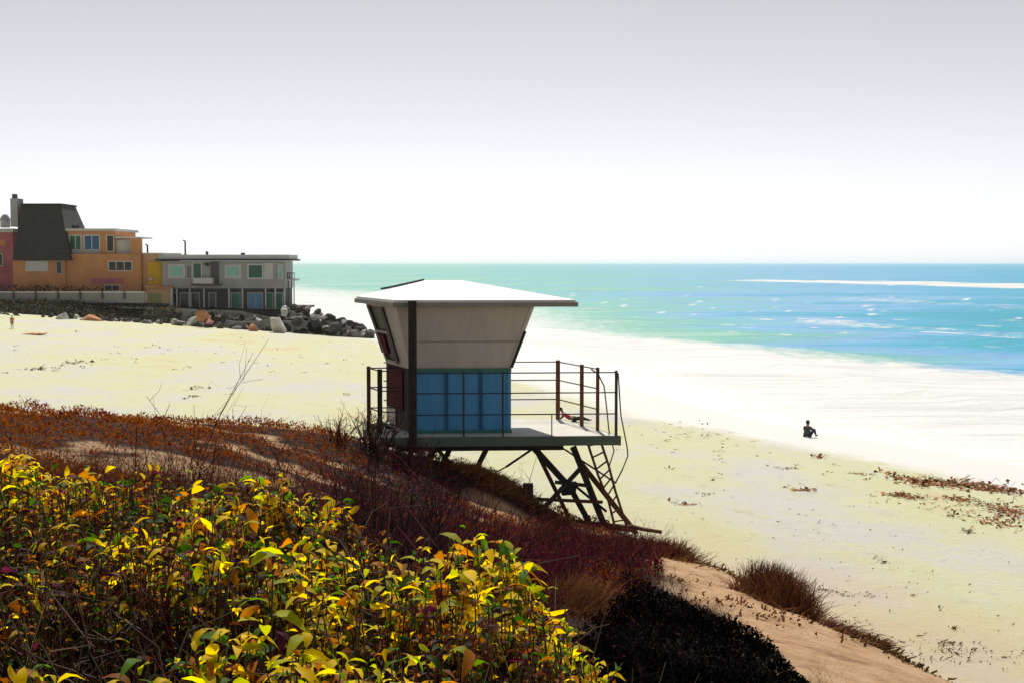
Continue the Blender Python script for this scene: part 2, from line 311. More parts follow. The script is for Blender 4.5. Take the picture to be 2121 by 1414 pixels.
# ------------------------------------------------------------------ lifeguard tower
M_white = paint('tower_white_paint', (0.54, 0.54, 0.49), 0.08, 3.0, 0.6, dirt=(0.33, 0.32, 0.29), bump=0.05, stretch=(2, 2, .35))
M_roof = paint('roof_white_membrane', (0.85, 0.85, 0.84), 0.04, 1.5, 0.6)
M_fascia = paint('fascia_grey', (0.26, 0.26, 0.24), 0.15, 3, 0.6)
M_blue = paint('tower_blue_paint', (0.08, 0.33, 0.62), 0.12, 2.5, 0.6, dirt=(0.04, 0.20, 0.40), bump=0.05, stretch=(1.6, 1, .4))
M_darkwood = paint('dark_timber', (0.035, 0.032, 0.03), 0.4, 6, 0.8, bump=0.2)
M_brown = paint('weathered_brown_timber', (0.10, 0.045, 0.025), 0.4, 6, 0.8, bump=0.2)
M_rust = paint('rusty_post', (0.16, 0.06, 0.025), 0.4, 8, 0.7, dirt=(0.03, 0.02, 0.02))
M_steel = paint('dark_steel_pipe', (0.05, 0.05, 0.055), 0.3, 8, 0.5)
M_black = paint('dark_window_glass', (0.010, 0.010, 0.011), 0.2, 3, 0.5, spec=0.15)
M_maroon = paint('maroon_paint', (0.085, 0.006, 0.014), 0.25, 5, 0.8, spec=0.08)
M_deck = paint('pale_deck_boards', (0.62, 0.60, 0.55), 0.10, 3, 0.8, bump=0.15)
M_teal = paint('teal_trim', (0.05, 0.20, 0.15), 0.2, 5, 0.55)
u = Vector((0.9976, 0.07, 0)); dd = Vector((-0.326, 0.9455, 0)); Z = Vector((0, 0, 1))
NL = Vector((-1.644, 22.85, 0)); zdeck = CZ - 2.74; zk = CZ - 1.70; zt = CZ - 0.69; W = 1.632; DP = 1.57; fl = 0.285
root = empty('lifeguard_tower', (-0.3, 23.3, CZ - 4.4), 'raised lifeguard tower with white flat-hipped roof, blue lower walls and railed deck on splayed legs', 'lifeguard tower')
def Cn(a, b_, z): return NL + u * a + dd * b_ + Z * z          # cabin coordinates
def quadslab(p, n, th):      # slab from four corners, thickened along -n
    n = Vector(n).normalized() * th
    return [Vector(q) - n for q in p] + [Vector(q) for q in p]
def wall(mb, p, th=0.06):
    p = [Vector(q) for q in p]; n = (p[1] - p[0]).cross(p[3] - p[0]).normalized() * th
    mb.add([q - n for q in p] + p, [(0, 1, 2, 3)[::-1], (4, 5, 6, 7), (0, 1, 5, 4), (1, 2, 6, 5), (2, 3, 7, 6), (3, 0, 4, 7)])
low = [(0, 0), (W, 0), (W, DP), (0, DP)]; top = [(-fl, -fl), (W + fl, -fl), (W + fl, DP + fl), (-fl, DP + fl)]
mb = MB()
for k_ in range(3):
    a0, a1 = low[k_], low[(k_ + 1) % 4]
    wall(mb, [Cn(*a0, zdeck + .03), Cn(*a1, zdeck + .03), Cn(*a1, zk), Cn(*a0, zk)])
mb.build('lower_wall', M_blue, root)['label'] = 'blue painted lower wall band of the cabin'
mb = MB(); wall(mb, [Cn(0, DP, zdeck + .03), Cn(0, 0, zdeck + .03), Cn(0, 0, zk), Cn(0, DP, zk)])
mb.build('rear_wall', paint('rear_wall_grey', (0.055, 0.055, 0.055), .25, 4, .8, spec=.1), root)['label'] = 'grey lower wall beside the maroon door'
mb = MB()
for k_ in range(4):
    a0, a1 = low[k_], low[(k_ + 1) % 4]; b0, b1 = top[k_], top[(k_ + 1) % 4]
    wall(mb, [Cn(*a0, zk), Cn(*a1, zk), Cn(*b1, zt), Cn(*b0, zt)])
upw = mb.build('upper_wall', M_white, root)
# panel seams on the near wall
mb = MB()
def on_up(a, h, k=0.006):       # point on near upper wall: a along 0..1, h 0..1
    p0 = Cn(0, 0, zk).lerp(Cn(-fl, -fl, zt), h); p1 = Cn(W, 0, zk).lerp(Cn(W + fl, -fl, zt), h); q = p0.lerp(p1, a)
    return q - dd * k - Z * k * .3
mb.beam(on_up(.03, .44), on_up(.99, .44), .016, .012); mb.beam(on_up(.0, .01), on_up(1, .01), .03, .02)
mb.build('panel_seam', M_fascia, upw)
mb = MB(); mb.beam(on_up(1.0, .02), on_up(1.0, .6), .04, .03); mb.build('shutter_stay', M_darkwood, root)
mb = MB()
M_bat = paint('blue_batten', (0.03, 0.13, 0.28), .1)
for a in (0.36, 0.70):
    mb = MB(); p = Cn(W * a, 0, zdeck + .04) - dd * .012; mb.beam(p, p + Z * (zk - zdeck - .06), .05, .024); mb.build('wall_batten', M_bat, root)
mb = MB(); p = Cn(0, 0, zk - .02) - dd * .02; mb.beam(p, p + u * W, .03, .05); mb.build('trim_strip', M_teal, root)
mb = MB(); p = Cn(0, 0, zdeck + .02) - dd * .03; mb.beam(p, p + u * W, .04, .06); mb.build('trim_strip', M_teal, root)
# left (rear) face: dark window above, maroon door below
def on_left(a, h, k=0.01):      # a 0 near .. 1 far
    if h <= 1:
        p = Cn(0, 0, zdeck + .03).lerp(Cn(0, 0, zk), h); q = Cn(0, DP, zdeck + .03).lerp(Cn(0, DP, zk), h)
    else:
        p = Cn(0, 0, zk).lerp(Cn(-fl, -fl, zt), h - 1); q = Cn(0, DP, zk).lerp(Cn(-fl, DP + fl, zt), h - 1)
    return p.lerp(q, a) - u * k
mb = MB(); wall(mb, [on_left(.78, 1.08, .02), on_left(.36, 1.08, .02), on_left(.42, 1.95, .02), on_left(.85, 1.95, .02)], .02)
wn = mb.build('window', M_black, root)
mb = MB()
for (a, b2) in (((.78, 1.06), (.85, 1.97)), ((.36, 1.06), (.42, 1.97)), ((.36, 1.07), (.78, 1.07)), ((.40, 1.55), (.80, 1.55))):
    mb.beam(on_left(*a, .04), on_left(*b2, .04), .05, .04)
mb.build('frame', M_fascia, wn)
mb = MB(); wall(mb, [on_left(.9, .30, .025), on_left(.25, .30, .025), on_left(.25, .97, .025), on_left(.9, .97, .025)], .02); dr = mb.build('door', M_maroon, root)
mb = MB(); wall(mb, [on_left(.92, 1.18, .05), on_left(.62, 1.18, .05), on_left(.60, 1.5, .05), on_left(.90, 1.5, .05)], .03); mb.build('maroon_panel', M_maroon, root)
mb = MB(); wall(mb, [on_left(.92, .02, .03), on_left(.55, .02, .03), on_left(.55, .28, .03), on_left(.92, .28, .03)], .02); mb.build('pale_panel', M_white, root)
mb = MB(); p = on_left(.32, .62, .06); mb.tube([p, p - u * .05, p - u * .05 - Z * .12, p - Z * .12], .012); mb.build('handle', M_steel, dr)
# ceiling + roof
ol, orr, of = .125 + fl, .59 + fl, .30 + fl
ec = [Cn(-ol, -of, zt), Cn(W + orr, -of, zt), Cn(W + orr, DP + of, zt), Cn(-ol, DP + of, zt)]
mb = MB(); mb.add([c + Z * .0 for c in ec] + [c + Z * .075 for c in ec], [(3, 2, 1, 0), (4, 5, 6, 7), (0, 1, 5, 4), (1, 2, 6, 5), (2, 3, 7, 6), (3, 0, 4, 7)])
mb.build('roof_fascia', M_fascia, root, bevel=.006)
ra = Cn(W * .5 - .38, DP * .5, zt + .40); rb = Cn(W * .5 + .25, DP * .5, zt + .40)
e2 = [c + Z * .078 + (Cn(W / 2, DP / 2, 0) * 0) for c in ec]; e2 = [Vector((c.x, c.y, c.z)) + (v * -.03) for c, v in zip(e2, [(-u - dd), (u - dd), (u + dd), (-u + dd)])]
e2 = [c + Z * 0 for c in e2]
mb = MB(); ft = e2 + [ra, rb]
mb.add(ft + [c + Z * .03 for c in ft[:4]], [(6, 7, 5, 4), (7, 8, 5), (8, 9, 4, 5), (9, 6, 4), (0, 1, 7, 6), (1, 2, 8, 7), (2, 3, 9, 8), (3, 0, 6, 9), (3, 2, 1, 0)])
rf_ = mb.build('roof', M_roof, root)
mb = MB(); mb.tube([ra + Z * .01, ra.lerp(e2[3] + Z * .03, .5) + Z * .02, ra.lerp(e2[3] + Z * .03, .62) + Z * .03], .018); mb.build('hip_cap', M_steel, rf_)
mb = MB(); p = e2[0].lerp(e2[1], .72) + Z * .03; 
# deck
e0 = Vector((1.69, 22.55, 0)); 
def Dk(a, b_, z): return e0 + u * a + dd * b_ + Z * z          # a negative to the left, b_ depth
dw, ddp = -3.7, 2.62
mb = MB(); nb = 19
for i in range(nb):
    b0 = ddp * i / nb; b1 = ddp * (i + 1) / nb - .012; dl = dw if b1 < 1.32 else -3.15
    c = [Dk(dl, b0, 0), Dk(0, b0, 0), Dk(0, b1, 0), Dk(dl, b1, 0)]
    mb.hexa([q + Z * (zdeck - .035) for q in c] + [q + Z * zdeck for q in c])
mb.build('deck', M_deck, root)
mb = MB()
mb.beam(Dk(dw - .02, -.022, zdeck - .07), Dk(.02, -.022, zdeck - .07), .04, .15); mb.beam(Dk(-3.15, ddp + .03, zdeck - .08), Dk(.0, ddp + .03, zdeck - .08), .04, .15)
mb.beam(Dk(.03, 0, zdeck - .08), Dk(.03, ddp, zdeck - .08), .04, .15); mb.beam(Dk(dw - .03, 0, zdeck - .08), Dk(dw - .03, 1.31, zdeck - .08), .04, .15)
mb.build('deck_fascia', paint('deck_fascia_grey_green', (0.10, 0.15, 0.12), .3, 1.2), root)
mb = MB()
for b_ in (.35, 1.0, 1.65, 2.25): mb.beam(Dk(-3.4, b_, zdeck - .16), Dk(-.75, b_, zdeck - .16), .07, .20)
for a in (-3.3, -2.2, -1.3, -.85): mb.beam(Dk(a, .2, zdeck - .10), Dk(a, 2.45, zdeck - .10), .06, .13)
mb.build('joist', M_darkwood, root)
zr = [zdeck + h for h in (1.01, .69, .35)]
def rail_run(pts, post_idx, pm=M_steel, pr=.022):
    for z in zr:
        mb = MB()
        for a, b2 in zip(pts[:-1], pts[1:]): mb.tube([a + Z * z, b2 + Z * z], .011, 6)
        mb.build('rail', M_steel, root)
rail_run([Dk(-3.3, .03, 0), Dk(-.02, .03, 0)], [])
rail_run([Dk(-.04, .75, 0), Dk(-.04, 1.45, 0), Dk(-.04, 2.58, 0), Dk(-3.1, 2.58, 0)], [])
rail_run([Dk(-3.2, 1.29, 0), Dk(-3.66, 1.27, 0)], [])
rail_run([Dk(-3.66, 1.27, 0), Dk(-3.64, .58, 0), Dk(-3.3, .5, 0)], [])
posts = [(-.02, .03, .045, M_steel), (-1.83, .03, .03, M_steel), (-2.45, .03, .03, M_steel), (-3.28, .03, .125, M_darkwood), (-.04, .75, .055, M_rust), (-.04, 1.45, .065, M_rust),
         (-.04, 2.58, .075, M_rust), (-1.5, 2.58, .06, M_steel), (-3.66, 1.27, .06, M_rust), (-3.64, .58, .075, M_darkwood), (-1.05, .03, .018, M_steel)]
for a, b_, th, mt in posts:
    topz = zt + .10 if th == .125 else (zdeck + .36 if th == .018 else zdeck + 1.04)
    mb = MB(); p = Dk(a, b_ - (.10 if th == .125 else 0), 0); mb.beam(p + Z * (zdeck - (.15 if th == .125 else 0)), p + Z * topz, th, th, (0, 1, 0)); mb.build('post', mt, root, bevel=.004)
# stair handrail loops and ladder
def tb(pts, r, name, mt, par=root):
    mb = MB(); mb.tube([P(*p) for p in pts], r, 6); return mb.build(name, mt, par)
tb([(1281, 772, 22.6), (1287, 860, 22.7), (1300, 925, 22.9), (1302, 945, 22.9), (1290, 975, 22.8), (1277, 1000, 22.7)], .012, 'handrail', M_steel)
tb([(1225, 764, 23.2), (1240, 775, 23.1), (1252, 800, 23.1), (1258, 850, 23.1), (1262, 890, 23.2), (1273, 935, 23.2), (1262, 970, 23.1)], .012, 'handrail', M_steel)
sA = [(1216, 912, 23.1), (1240, 985, 22.9), (1262, 1040, 22.8), (1275, 1092, 22.7)]; sB = [(1243, 908, 22.7), (1262, 965, 22.5), (1275, 1015, 22.4), (1300, 1092, 22.3)]
lad = empty('ladder', P(1285, 1090, 22.6), None, None); lad.parent = root; lad.location = lad.location - root.location
del_keys = [k for k in lad.keys()]
tb(sA, .022, 'stringer', M_rust, lad); tb(sB, .022, 'stringer', M_rust, lad)
for i in range(9):
    f = (i + .5) / 9 * 3; k_ = int(f); g_ = f - k_
    a = P(*sA[k_]).lerp(P(*sA[k_ + 1]), g_); b2 = P(*sB[k_]).lerp(P(*sB[k_ + 1]), g_)
    mb = MB(); mb.tube([a, b2], .014, 6); mb.build('rung', M_rust, lad)
# legs
def leg(a, b2, th, mt=M_darkwood, name='leg', ext=.0):
    a = P(*a); b2 = P(*b2); b2 = b2 + (b2 - a).normalized() * ext
    mb = MB(); mb.beam(a, b2, th, th, (0, 1, 0)); mb.build(name, mt, root, bevel=.005)
leg((1188, 926, 23.0), (1252, 1088, 22.6), .105, ext=.3); leg((1200, 955, 23.4), (1305, 1088, 23.2), .085, M_brown, ext=.2)
leg((1104, 926, 23.0), (1182, 1012, 22.8), .10); leg((1182, 1012, 22.8), (1222, 1085, 22.7), .09, ext=.3)
leg((1108, 928, 24.6), (1148, 1010, 24.4), .07, M_brown, ext=.6); leg((905, 922, 23.0), (828, 1045, 22.4), .10, ext=.4)
leg((1010, 925, 24.6), (955, 1035, 24.2), .09, ext=.4); leg((935, 922, 24.6), (880, 1035, 24.2), .09, ext=.4)
leg((1206, 968, 22.9), (1120, 1062, 22.5), .07, name='brace'); leg((1104, 930, 22.9), (1048, 968, 23.3), .035, name='brace')
leg((1165, 928, 23.6), (1278, 1002, 23.0), .028, M_brown, 'brace'); leg((1150, 1000, 22.7), (1226, 1008, 22.7), .055, name='brace')
leg((1100, 1035, 22.6), (1250, 1042, 22.6), .05, M_brown, 'brace'); leg((905, 930, 22.9), (1000, 1045, 22.5), .06, name='brace'); leg((1048, 968, 23.2), (935, 1030, 22.8), .022, name='brace')
leg((1195, 1010, 22.8), (1258, 1062, 22.6), .04, name='brace')
leg((790, 1047, 21.8), (1088, 1053, 22.1), .10, name='skid_beam'); leg((1083, 1075, 22.1), (1310, 1098, 22.6), .10, M_brown, name='skid_beam')
mb = MB(); p = P(1094, 1003, 22.1); mb.beam(p, p - Z * .75, .16, .16, (0, 1, 0)); mb.build('pier_post', M_darkwood, root, bevel=.01)
mb = MB(); p = P(1180, 1012, 22.8); mb.hexa([p + Vector(q) for q in [(-.13, -.08, -.12), (.1, -.08, -.1), (.1, .08, -.1), (-.13, .08, -.12), (-.1, -.08, .09), (.13, -.08, .1), (.13, .08, .1), (-.1, .08, .09)]]); mb.build('leg_bracket', M_darkwood, root, bevel=.02)

# ------------------------------------------------------------------ houses
def bx(mb, x0, x1, y0, y1, D, dep):
    a = P(x0, y1, D); b2 = P(x1, y0, D); mb.box(a.x, b2.x, D, D + dep, a.z, b2.z); return mb
def part(name, mat, par, x0, x1, y0, y1, D, dep, bevel=0, label=None):
    mb = MB(); bx(mb, x0, x1, y0, y1, D, dep); o = mb.build(name, mat, par, bevel=bevel)
    if label: o['label'] = label
    return o
def window(par, x0, x1, y0, y1, D, glass, frame, bars=1, fw=1.8):
    mb = MB()
    bx(mb, x0, x1, y0, y0 + fw, D - .10, .09); bx(mb, x0, x1, y1 - fw, y1, D - .10, .09)
    bx(mb, x0, x0 + fw, y0 + fw, y1 - fw, D - .10, .09); bx(mb, x1 - fw, x1, y0 + fw, y1 - fw, D - .10, .09)
    for k in range(bars):
        c = x0 + (x1 - x0) * (k + 1) / (bars + 1); bx(mb, c - fw / 2.6, c + fw / 2.6, y0 + fw, y1 - fw, D - .10, .09)
    wn = mb.build('window', frame, par)
    part('pane', glass, wn, x0 + fw * .8, x1 - fw * .8, y0 + fw * .8, y1 - fw * .8, D - .05, .045)
    return wn
H = {}
H['grey'] = paint('grey_stucco', (0.37, 0.37, 0.36), .12, .6, .9); H['lgrey'] = paint('pale_grey_stucco', (0.55, 0.55, 0.54), .1, .6, .9)
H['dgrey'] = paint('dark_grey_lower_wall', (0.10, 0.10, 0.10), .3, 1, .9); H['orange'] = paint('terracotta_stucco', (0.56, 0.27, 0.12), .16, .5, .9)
H['peach'] = paint('peach_stucco', (0.66, 0.42, 0.25), .1, .6, .9); H['yellow'] = paint('ochre_yellow_stucco', (0.70, 0.44, 0.04), .12, .6, .9)
H['pink'] = paint('pink_stucco', (0.48, 0.16, 0.19), .2, .6, .9); H['roof'] = paint('dark_shingles', (0.055, 0.055, 0.052), .35, 1.5, .95, stretch=(1, 1, 5))
H['trim'] = paint('white_trim', (0.62, 0.62, 0.60), .05, 2, .6); H['dark'] = paint('house_dark_glass', (0.015, 0.018, 0.02), .3, 1, .2, spec=.5)
H['green'] = paint('green_tinted_glass', (0.01, 0.10, 0.06), .2, 1, .25, spec=.5); H['bluegl'] = paint('blue_tinted_glass', (0.02, 0.09, 0.22), .3, 1, .25, spec=.5)
H['lteal'] = paint('pale_teal_glass', (0.26, 0.55, 0.46), .15, 1, .3); H['sky'] = paint('sky_blue_glass', (0.12, 0.30, 0.52), .2, 1, .3); H['line'] = paint('roof_edge_dark', (0.03, 0.03, 0.03), .1)
H['midgreen'] = paint('mid_green_glass', (0.04, 0.20, 0.13), .2, 1, .3)
# grey seaside house
D = 180.
hr = empty('seaside_house', P(478, 640, D + 5), 'two-storey grey flat-roofed house at the seaward tip of the rocky point', 'house')
part('wall', H['grey'], hr, 336, 592, 541, 598, D, 6, .03)
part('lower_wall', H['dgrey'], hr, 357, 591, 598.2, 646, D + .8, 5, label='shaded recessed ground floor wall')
part('roof', H['lgrey'], hr, 330, 600, 528, 537, D - .4, 7); part('roof_edge', H['line'], hr, 322, 603, 537, 540.5, D - 1.0, 8)
window(hr, 349, 384, 547, 577, D, H['lteal'], H['lgrey'], 0, 5); window(hr, 386, 398, 549, 578, D, H['dark'], H['trim'], 2, 1.2)
window(hr, 399, 419, 544, 578, D, H['green'], H['trim'], 0, 2); window(hr, 466, 500, 548, 577, D, H['lteal'], H['lgrey'], 0, 5)
window(hr, 513, 546, 547, 578, D, H['green'], H['trim'], 0, 2.6); window(hr, 576, 587, 548, 578, D, H['lteal'], H['lgrey'], 0, 3)
part('bay_shade', H['dgrey'], hr, 437, 453, 541.5, 592, D - .25, .24, label='dark slab painting the shade of a recessed bay between the upper windows')  # flat dark slab, its colour standing in for the recess shade
bal = part('balcony', H['lgrey'], hr, 400, 440, 576, 588, D - 1.3, 1.28)
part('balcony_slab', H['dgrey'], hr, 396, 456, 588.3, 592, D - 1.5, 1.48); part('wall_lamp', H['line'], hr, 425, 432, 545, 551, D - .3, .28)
part('upper_panel', H['lgrey'], hr, 548, 566, 545, 579, D - .06, .05)
for x0, x1, gk in ((358, 368, 'dark'), (372, 392, 'dark'), (396, 414, 'dark'), (432, 448, 'dark'), (478, 498, 'midgreen'), (512, 545, 'sky'), (549, 566, 'midgreen'), (568, 586, 'midgreen')):
    window(hr, x0, x1, 606, 640, D + .75, H[gk], H['lgrey'], 1 if x1 - x0 > 20 else 0, 1.6)
for x in (366, 393, 422, 474, 502, 550, 570, 589): part('porch_post', H['trim'] if x in (366, 474, 502, 589) else H['lgrey'], hr, x - 1.3, x + 1.3, 598.3, 641, D - .1, .3)
part('side_balcony', H['lgrey'], hr, 593, 611, 578, 582, D + 1, 4)
for x in (596, 600, 605, 610): part('baluster', H['line'], hr, x - .5, x + .5, 566, 578, D + 1, .1)
part('top_rail', H['line'], hr, 593, 611, 565, 566.5, D + 1, .12)
for x in (598, 604, 609): part('balcony_post', H['dgrey'], hr, x - .8, x + .8, 582.2, 640, D + 1.5, .2)
part('terrace', H['dgrey'], hr, 590, 640, 634, 638, D - 1, 5)
part('chimney', H['dgrey'], hr, 427, 431, 521, 529, D + 5, .5); part('roof_vent', H['line'], hr, 500, 507, 524, 529, D + 5, .5)
# yellow and peach house
hr = empty('yellow_house', P(320, 630, D + 5), 'narrow yellow and peach house wedged between terracotta and grey houses', 'house')
part('wall', H['peach'], hr, 294, 336, 527, 606, D + 2, 10); part('yellow_wall', H['yellow'], hr, 306, 335.5, 543, 590, D + 1.6, .39, label='ochre yellow wall panel')
part('parapet', H['trim'], hr, 292, 338, 524, 527, D + 1.8, 10.4)
part('ledge', H['peach'], hr, 300, 336, 590.5, 597, D + .7, 1.2)
g_ = part('garage', H['peach'], hr, 303, 352, 598, 628, D - 1.2, 3); part('garage_roof', H['orange'], hr, 298, 356, 594.5, 597.8, D - 1.6, 3.8)
part('garage_door', paint('olive_door', (0.33, 0.36, 0.14), .1), hr, 308, 334, 608, 627, D - 1.26, .05)
part('corner_post', H['trim'], hr, 352.5, 357, 596, 640, D - 1.3, .4)
window(hr, 308, 318, 574, 582, D + 1.6, H['trim'], H['pink'], 0, 1)
# terracotta house
hr = empty('terracotta_house', P(160, 607, D + 5), 'three-storey terracotta house with a tall dark shingled mansard roof and flat-roofed wing', 'house')
part('wall', H['orange'], hr, 136, 293, 526, 606, D + 1, 12, .03); part('tower_wall', H['orange'], hr, 28, 135.8, 538, 606, D + .6, 12)
part('upper_wall', H['orange'], hr, 140, 240, 478, 525.8, D + 2, 10); part('wing_roof', H['lgrey'], hr, 138, 242, 474, 479, D + 1.6, 11)
part('sill_band', H['grey'], hr, 140, 210, 518, 527, D + 1.8, .19)
part('terrace_wall', H['lgrey'], hr, 241, 272, 497, 525.8, D + 2.5, 5); part('terrace_pillar', H['orange'], hr, 272.2, 293, 494, 525.8, D + 1.2, .9)
part('terrace_roof', H['trim'], hr, 240, 293, 491, 494, D + 1, 6)
window(hr, 145, 171, 487, 519, D + 2, H['green'], H['trim'], 1, 2); window(hr, 175, 209, 487, 519, D + 2, H['bluegl'], H['trim'], 1, 2)
window(hr, 222, 238, 487, 522, D + 2, H['dark'], H['trim'], 0, 1.6); window(hr, 225, 275, 541, 562, D + 1, H['dark'], H['trim'], 2, 1.8)
window(hr, 216, 249, 590, 603, D + 1, H['dark'], H['trim'], 1, 1.5); window(hr, 54, 100, 541, 562, D + .6, H['lgrey'], H['trim'], 1, 1.8)
window(hr, 117, 130, 541, 568, D + .6, H['dark'], H['grey'], 0, 2)
part('base_band', H['pink'], hr, 190, 256, 576.5, 588, D + .9, .09, label='pinkish stained band above the basement window')
mb = MB(); a = [P(48, 425, D + 3), P(130, 425, D + 3), P(146, 540, D - .3), P(28, 540, D - .3)]
bk = [Vector((q.x, D + 9, q.z)) for q in a[:2]] + [Vector((q.x, D + 12.6, q.z)) for q in a[2:]]
mb.add(a + bk, [(0, 1, 2, 3), (5, 4, 7, 6), (0, 4, 5, 1), (1, 5, 6, 2), (3, 7, 4, 0), (2, 6, 7, 3)]); rf_ = mb.build('mansard_roof', H['roof'], hr)
part('ridge_cap', H['line'], rf_, 47, 131, 422.5, 426, D + 2.8, 6.4)
mb = MB()
for k in range(1, 22):
    f = k / 22; l = a[0].lerp(a[3], f) + Vector((0, -.03, 0)); r_ = a[1].lerp(a[2], f) + Vector((0, -.03, 0)); mb.beam(l, r_, .05, .04)
mb.build('shingle_course', paint('shingle_edge', (0.085, 0.085, 0.08), .3), rf_)
part('chimney', H['grey'], hr, 25, 40, 412, 470, D + 4, 2.2); part('chimney_pot', H['dgrey'], hr, 29, 35, 403, 412, D + 4.5, 1)
for x in (152, 160): part('roof_vent', H['line'], hr, x, x + 5, 467, 474, D + 5, .4)
# pink building at left edge
hr = empty('pink_house', P(0, 607, D + 8), 'pink stucco house with a rounded roof lantern at the far left edge', 'house')
part('wall', H['pink'], hr, -120, 29, 482, 606, D + 7, 12); part('roof_slab', H['lgrey'], hr, -124, 30, 474, 481.8, D + 6.6, 13)
part('ochre_band', H['orange'], hr, -30, 15, 497, 510, D + 6.9, .08)
window(hr, -8, 8, 525, 552, D + 7, H['dark'], H['lgrey'], 0, 2); window(hr, -80, -50, 525, 552, D + 7, H['dark'], H['lgrey'], 1, 2)
c = P(14, 472, D + 9); mb = MB(); mb.tube([c, c + Z * .9], .65, 12); mb.tube([c + Z * .9, c + Z * 1.3, c + Z * 1.6, c + Z * 1.75], .8, 12, .2); mb.build('roof_lantern', H['grey'], hr)
# roof-top pipes standing behind the yellow house, antennas
for i, (x, lab) in enumerate(((307, 'thin dark vent pipe above the yellow house roof'), (385, 'bent dark mast above the grey house roof'))):
    r_ = empty('roof_mast', P(x, 527, D + 6), lab, 'mast')
    mb = MB(); q = P(x, 530, D + 6); mb.tube([q, q + Z * (1.4 + .5 * i), q + Z * (1.5 + .5 * i) - Vector((.25, 0, 0))], .11, 6); mb.build('pole', H['line'], r_)
    part('mount', H['line'], r_, x - 3, x + 3, 527, 528.5, D + 5.9, .3)
# seawall
hr = empty('seawall', P(150, 625, D - 7), 'long pale grey retaining wall with posts along the top of the point', 'wall')
part('wall', paint('pale_concrete', (0.30, 0.30, 0.285), .15, .5, .9), hr, -400, 298, 606, 628, D - 7, .5); part('coping', paint('concrete_coping', (0.45, 0.45, 0.43), .1, .5, .9), hr, -400, 299, 604.5, 607.5, D - 7.15, .8)
for x in range(-388, 299, 46): part('post', H['dgrey'], hr, x, x + 3, 603, 620, D - 7.3, .28)
# hedge in front of terracotta house
def leaves(n, cen, nrm, size, cols, flat=0.35, fold=0.25, wr=0.42, jit=0.6, droop=0.3):
    """leaf-shaped six-point faces (two quads + fold); cen (n,3), nrm (n,3) leaf direction"""
    dirv = nrm + rng.normal(0, jit, (n, 3)); dirv /= np.linalg.norm(dirv, axis=1, keepdims=True) + 1e-9
    up = np.tile([0, 0, 1.0], (n, 1)) + rng.normal(0, flat, (n, 3))
    side = np.cross(dirv, up); side /= np.linalg.norm(side, axis=1, keepdims=True) + 1e-9
    nn = np.cross(side, dirv)
    s = (size * rng.uniform(.6, 1.25, n))[:, None]; wv = wr * rng.uniform(.75, 1.2, n)[:, None]
    base = cen; mid = cen + dirv * s * .5 + nn * s * .05; tip = cen + dirv * s - np.array([0, 0, 1.]) * s * droop * rng.uniform(0, 1, (n, 1))
    l1 = cen + dirv * s * .42 + side * s * wv * .5 + nn * s * fold * wv; r1 = cen + dirv * s * .42 - side * s * wv * .5 + nn * s * fold * wv
    V = np.stack([base, l1, mid, r1, tip], 1).reshape(-1, 3)
    o = (np.arange(n) * 5)[:, None]
    Fc = np.concatenate([o + np.array([[0, 2, 1]]), o + np.array([[0, 3, 2]]), o + np.array([[1, 2, 4]]), o + np.array([[2, 3, 4]])], 0)
    T = np.repeat(cols, 5, axis=0)
    return V, Fc, T
def oval_leaves(n, cen, nrm, size, cols, flat, jit, droop, wr):
    dirv = nrm + rng.normal(0, jit, (n, 3)); dirv /= np.linalg.norm(dirv, axis=1, keepdims=True) + 1e-9
    up = np.tile([0, 0, 1.0], (n, 1)) + rng.normal(0, flat, (n, 3))
    side = np.cross(dirv, up); side /= np.linalg.norm(side, axis=1, keepdims=True) + 1e-9; nn = np.cross(side, dirv)
    s = (size * rng.uniform(.6, 1.25, n))[:, None]; wv = wr * rng.uniform(.7, 1.25, (n, 1)); dz = np.array([0, 0, 1.]) * s * droop * rng.uniform(.1, 1, (n, 1))
    def pt(t_, w_): return cen + dirv * s * t_ + side * s * wv * w_ + nn * s * (.22 * abs(w_) * wv + .10 * math.sin(3.14 * t_)) - dz * t_ ** 2.2
    V = np.stack([pt(0, 0), pt(.18, .34), pt(.18, -.34), pt(.30, 0), pt(.45, .5), pt(.45, -.5), pt(.62, 0), pt(.76, .33), pt(.76, -.33), pt(1, 0)], 1).reshape(-1, 3)
    o = (np.arange(n) * 10)[:, None]; F_ = [(0, 3, 1), (0, 2, 3), (1, 3, 4), (2, 5, 3), (3, 6, 4), (3, 5, 6), (4, 6, 7), (5, 8, 6), (6, 9, 7), (6, 8, 9)]
    return V, np.concatenate([o + np.array([f]) for f in F_], 0), np.repeat(cols, 10, axis=0)
def sticks(a, b2, r0, r1, cols, bend=0.0):
    """tapered three-sided twigs with one bend"""
    n = len(a); mid = (a + b2) / 2 + rng.normal(0, 1, (n, 3)) * bend * np.linalg.norm(b2 - a, axis=1, keepdims=True)
    t = b2 - a; t /= np.linalg.norm(t, axis=1, keepdims=True) + 1e-9
    ref = np.tile([0.3, 1.0, 0.1], (n, 1)); s1 = np.cross(t, ref); s1 /= np.linalg.norm(s1, axis=1, keepdims=True) + 1e-9; s2 = np.cross(t, s1)
    pts = []
    for p, r in ((a, r0), (mid, (r0 + r1) / 2), (b2, r1)):
        for k in range(3):
            an = 2.0944 * k; pts.append(p + (s1 * math.cos(an) + s2 * math.sin(an)) * (r[:, None] if hasattr(r, 'shape') and r.ndim else r))
    V = np.stack(pts, 1).reshape(-1, 3); o = (np.arange(n) * 9)[:, None]; fs = []
    for lv in (0, 3):
        for k in range(3): fs.append(o + np.array([[lv + k, lv + (k + 1) % 3, lv + 3 + (k + 1) % 3, lv + 3 + k]]))
    return V, np.concatenate(fs, 0), np.repeat(cols, 9, axis=0)
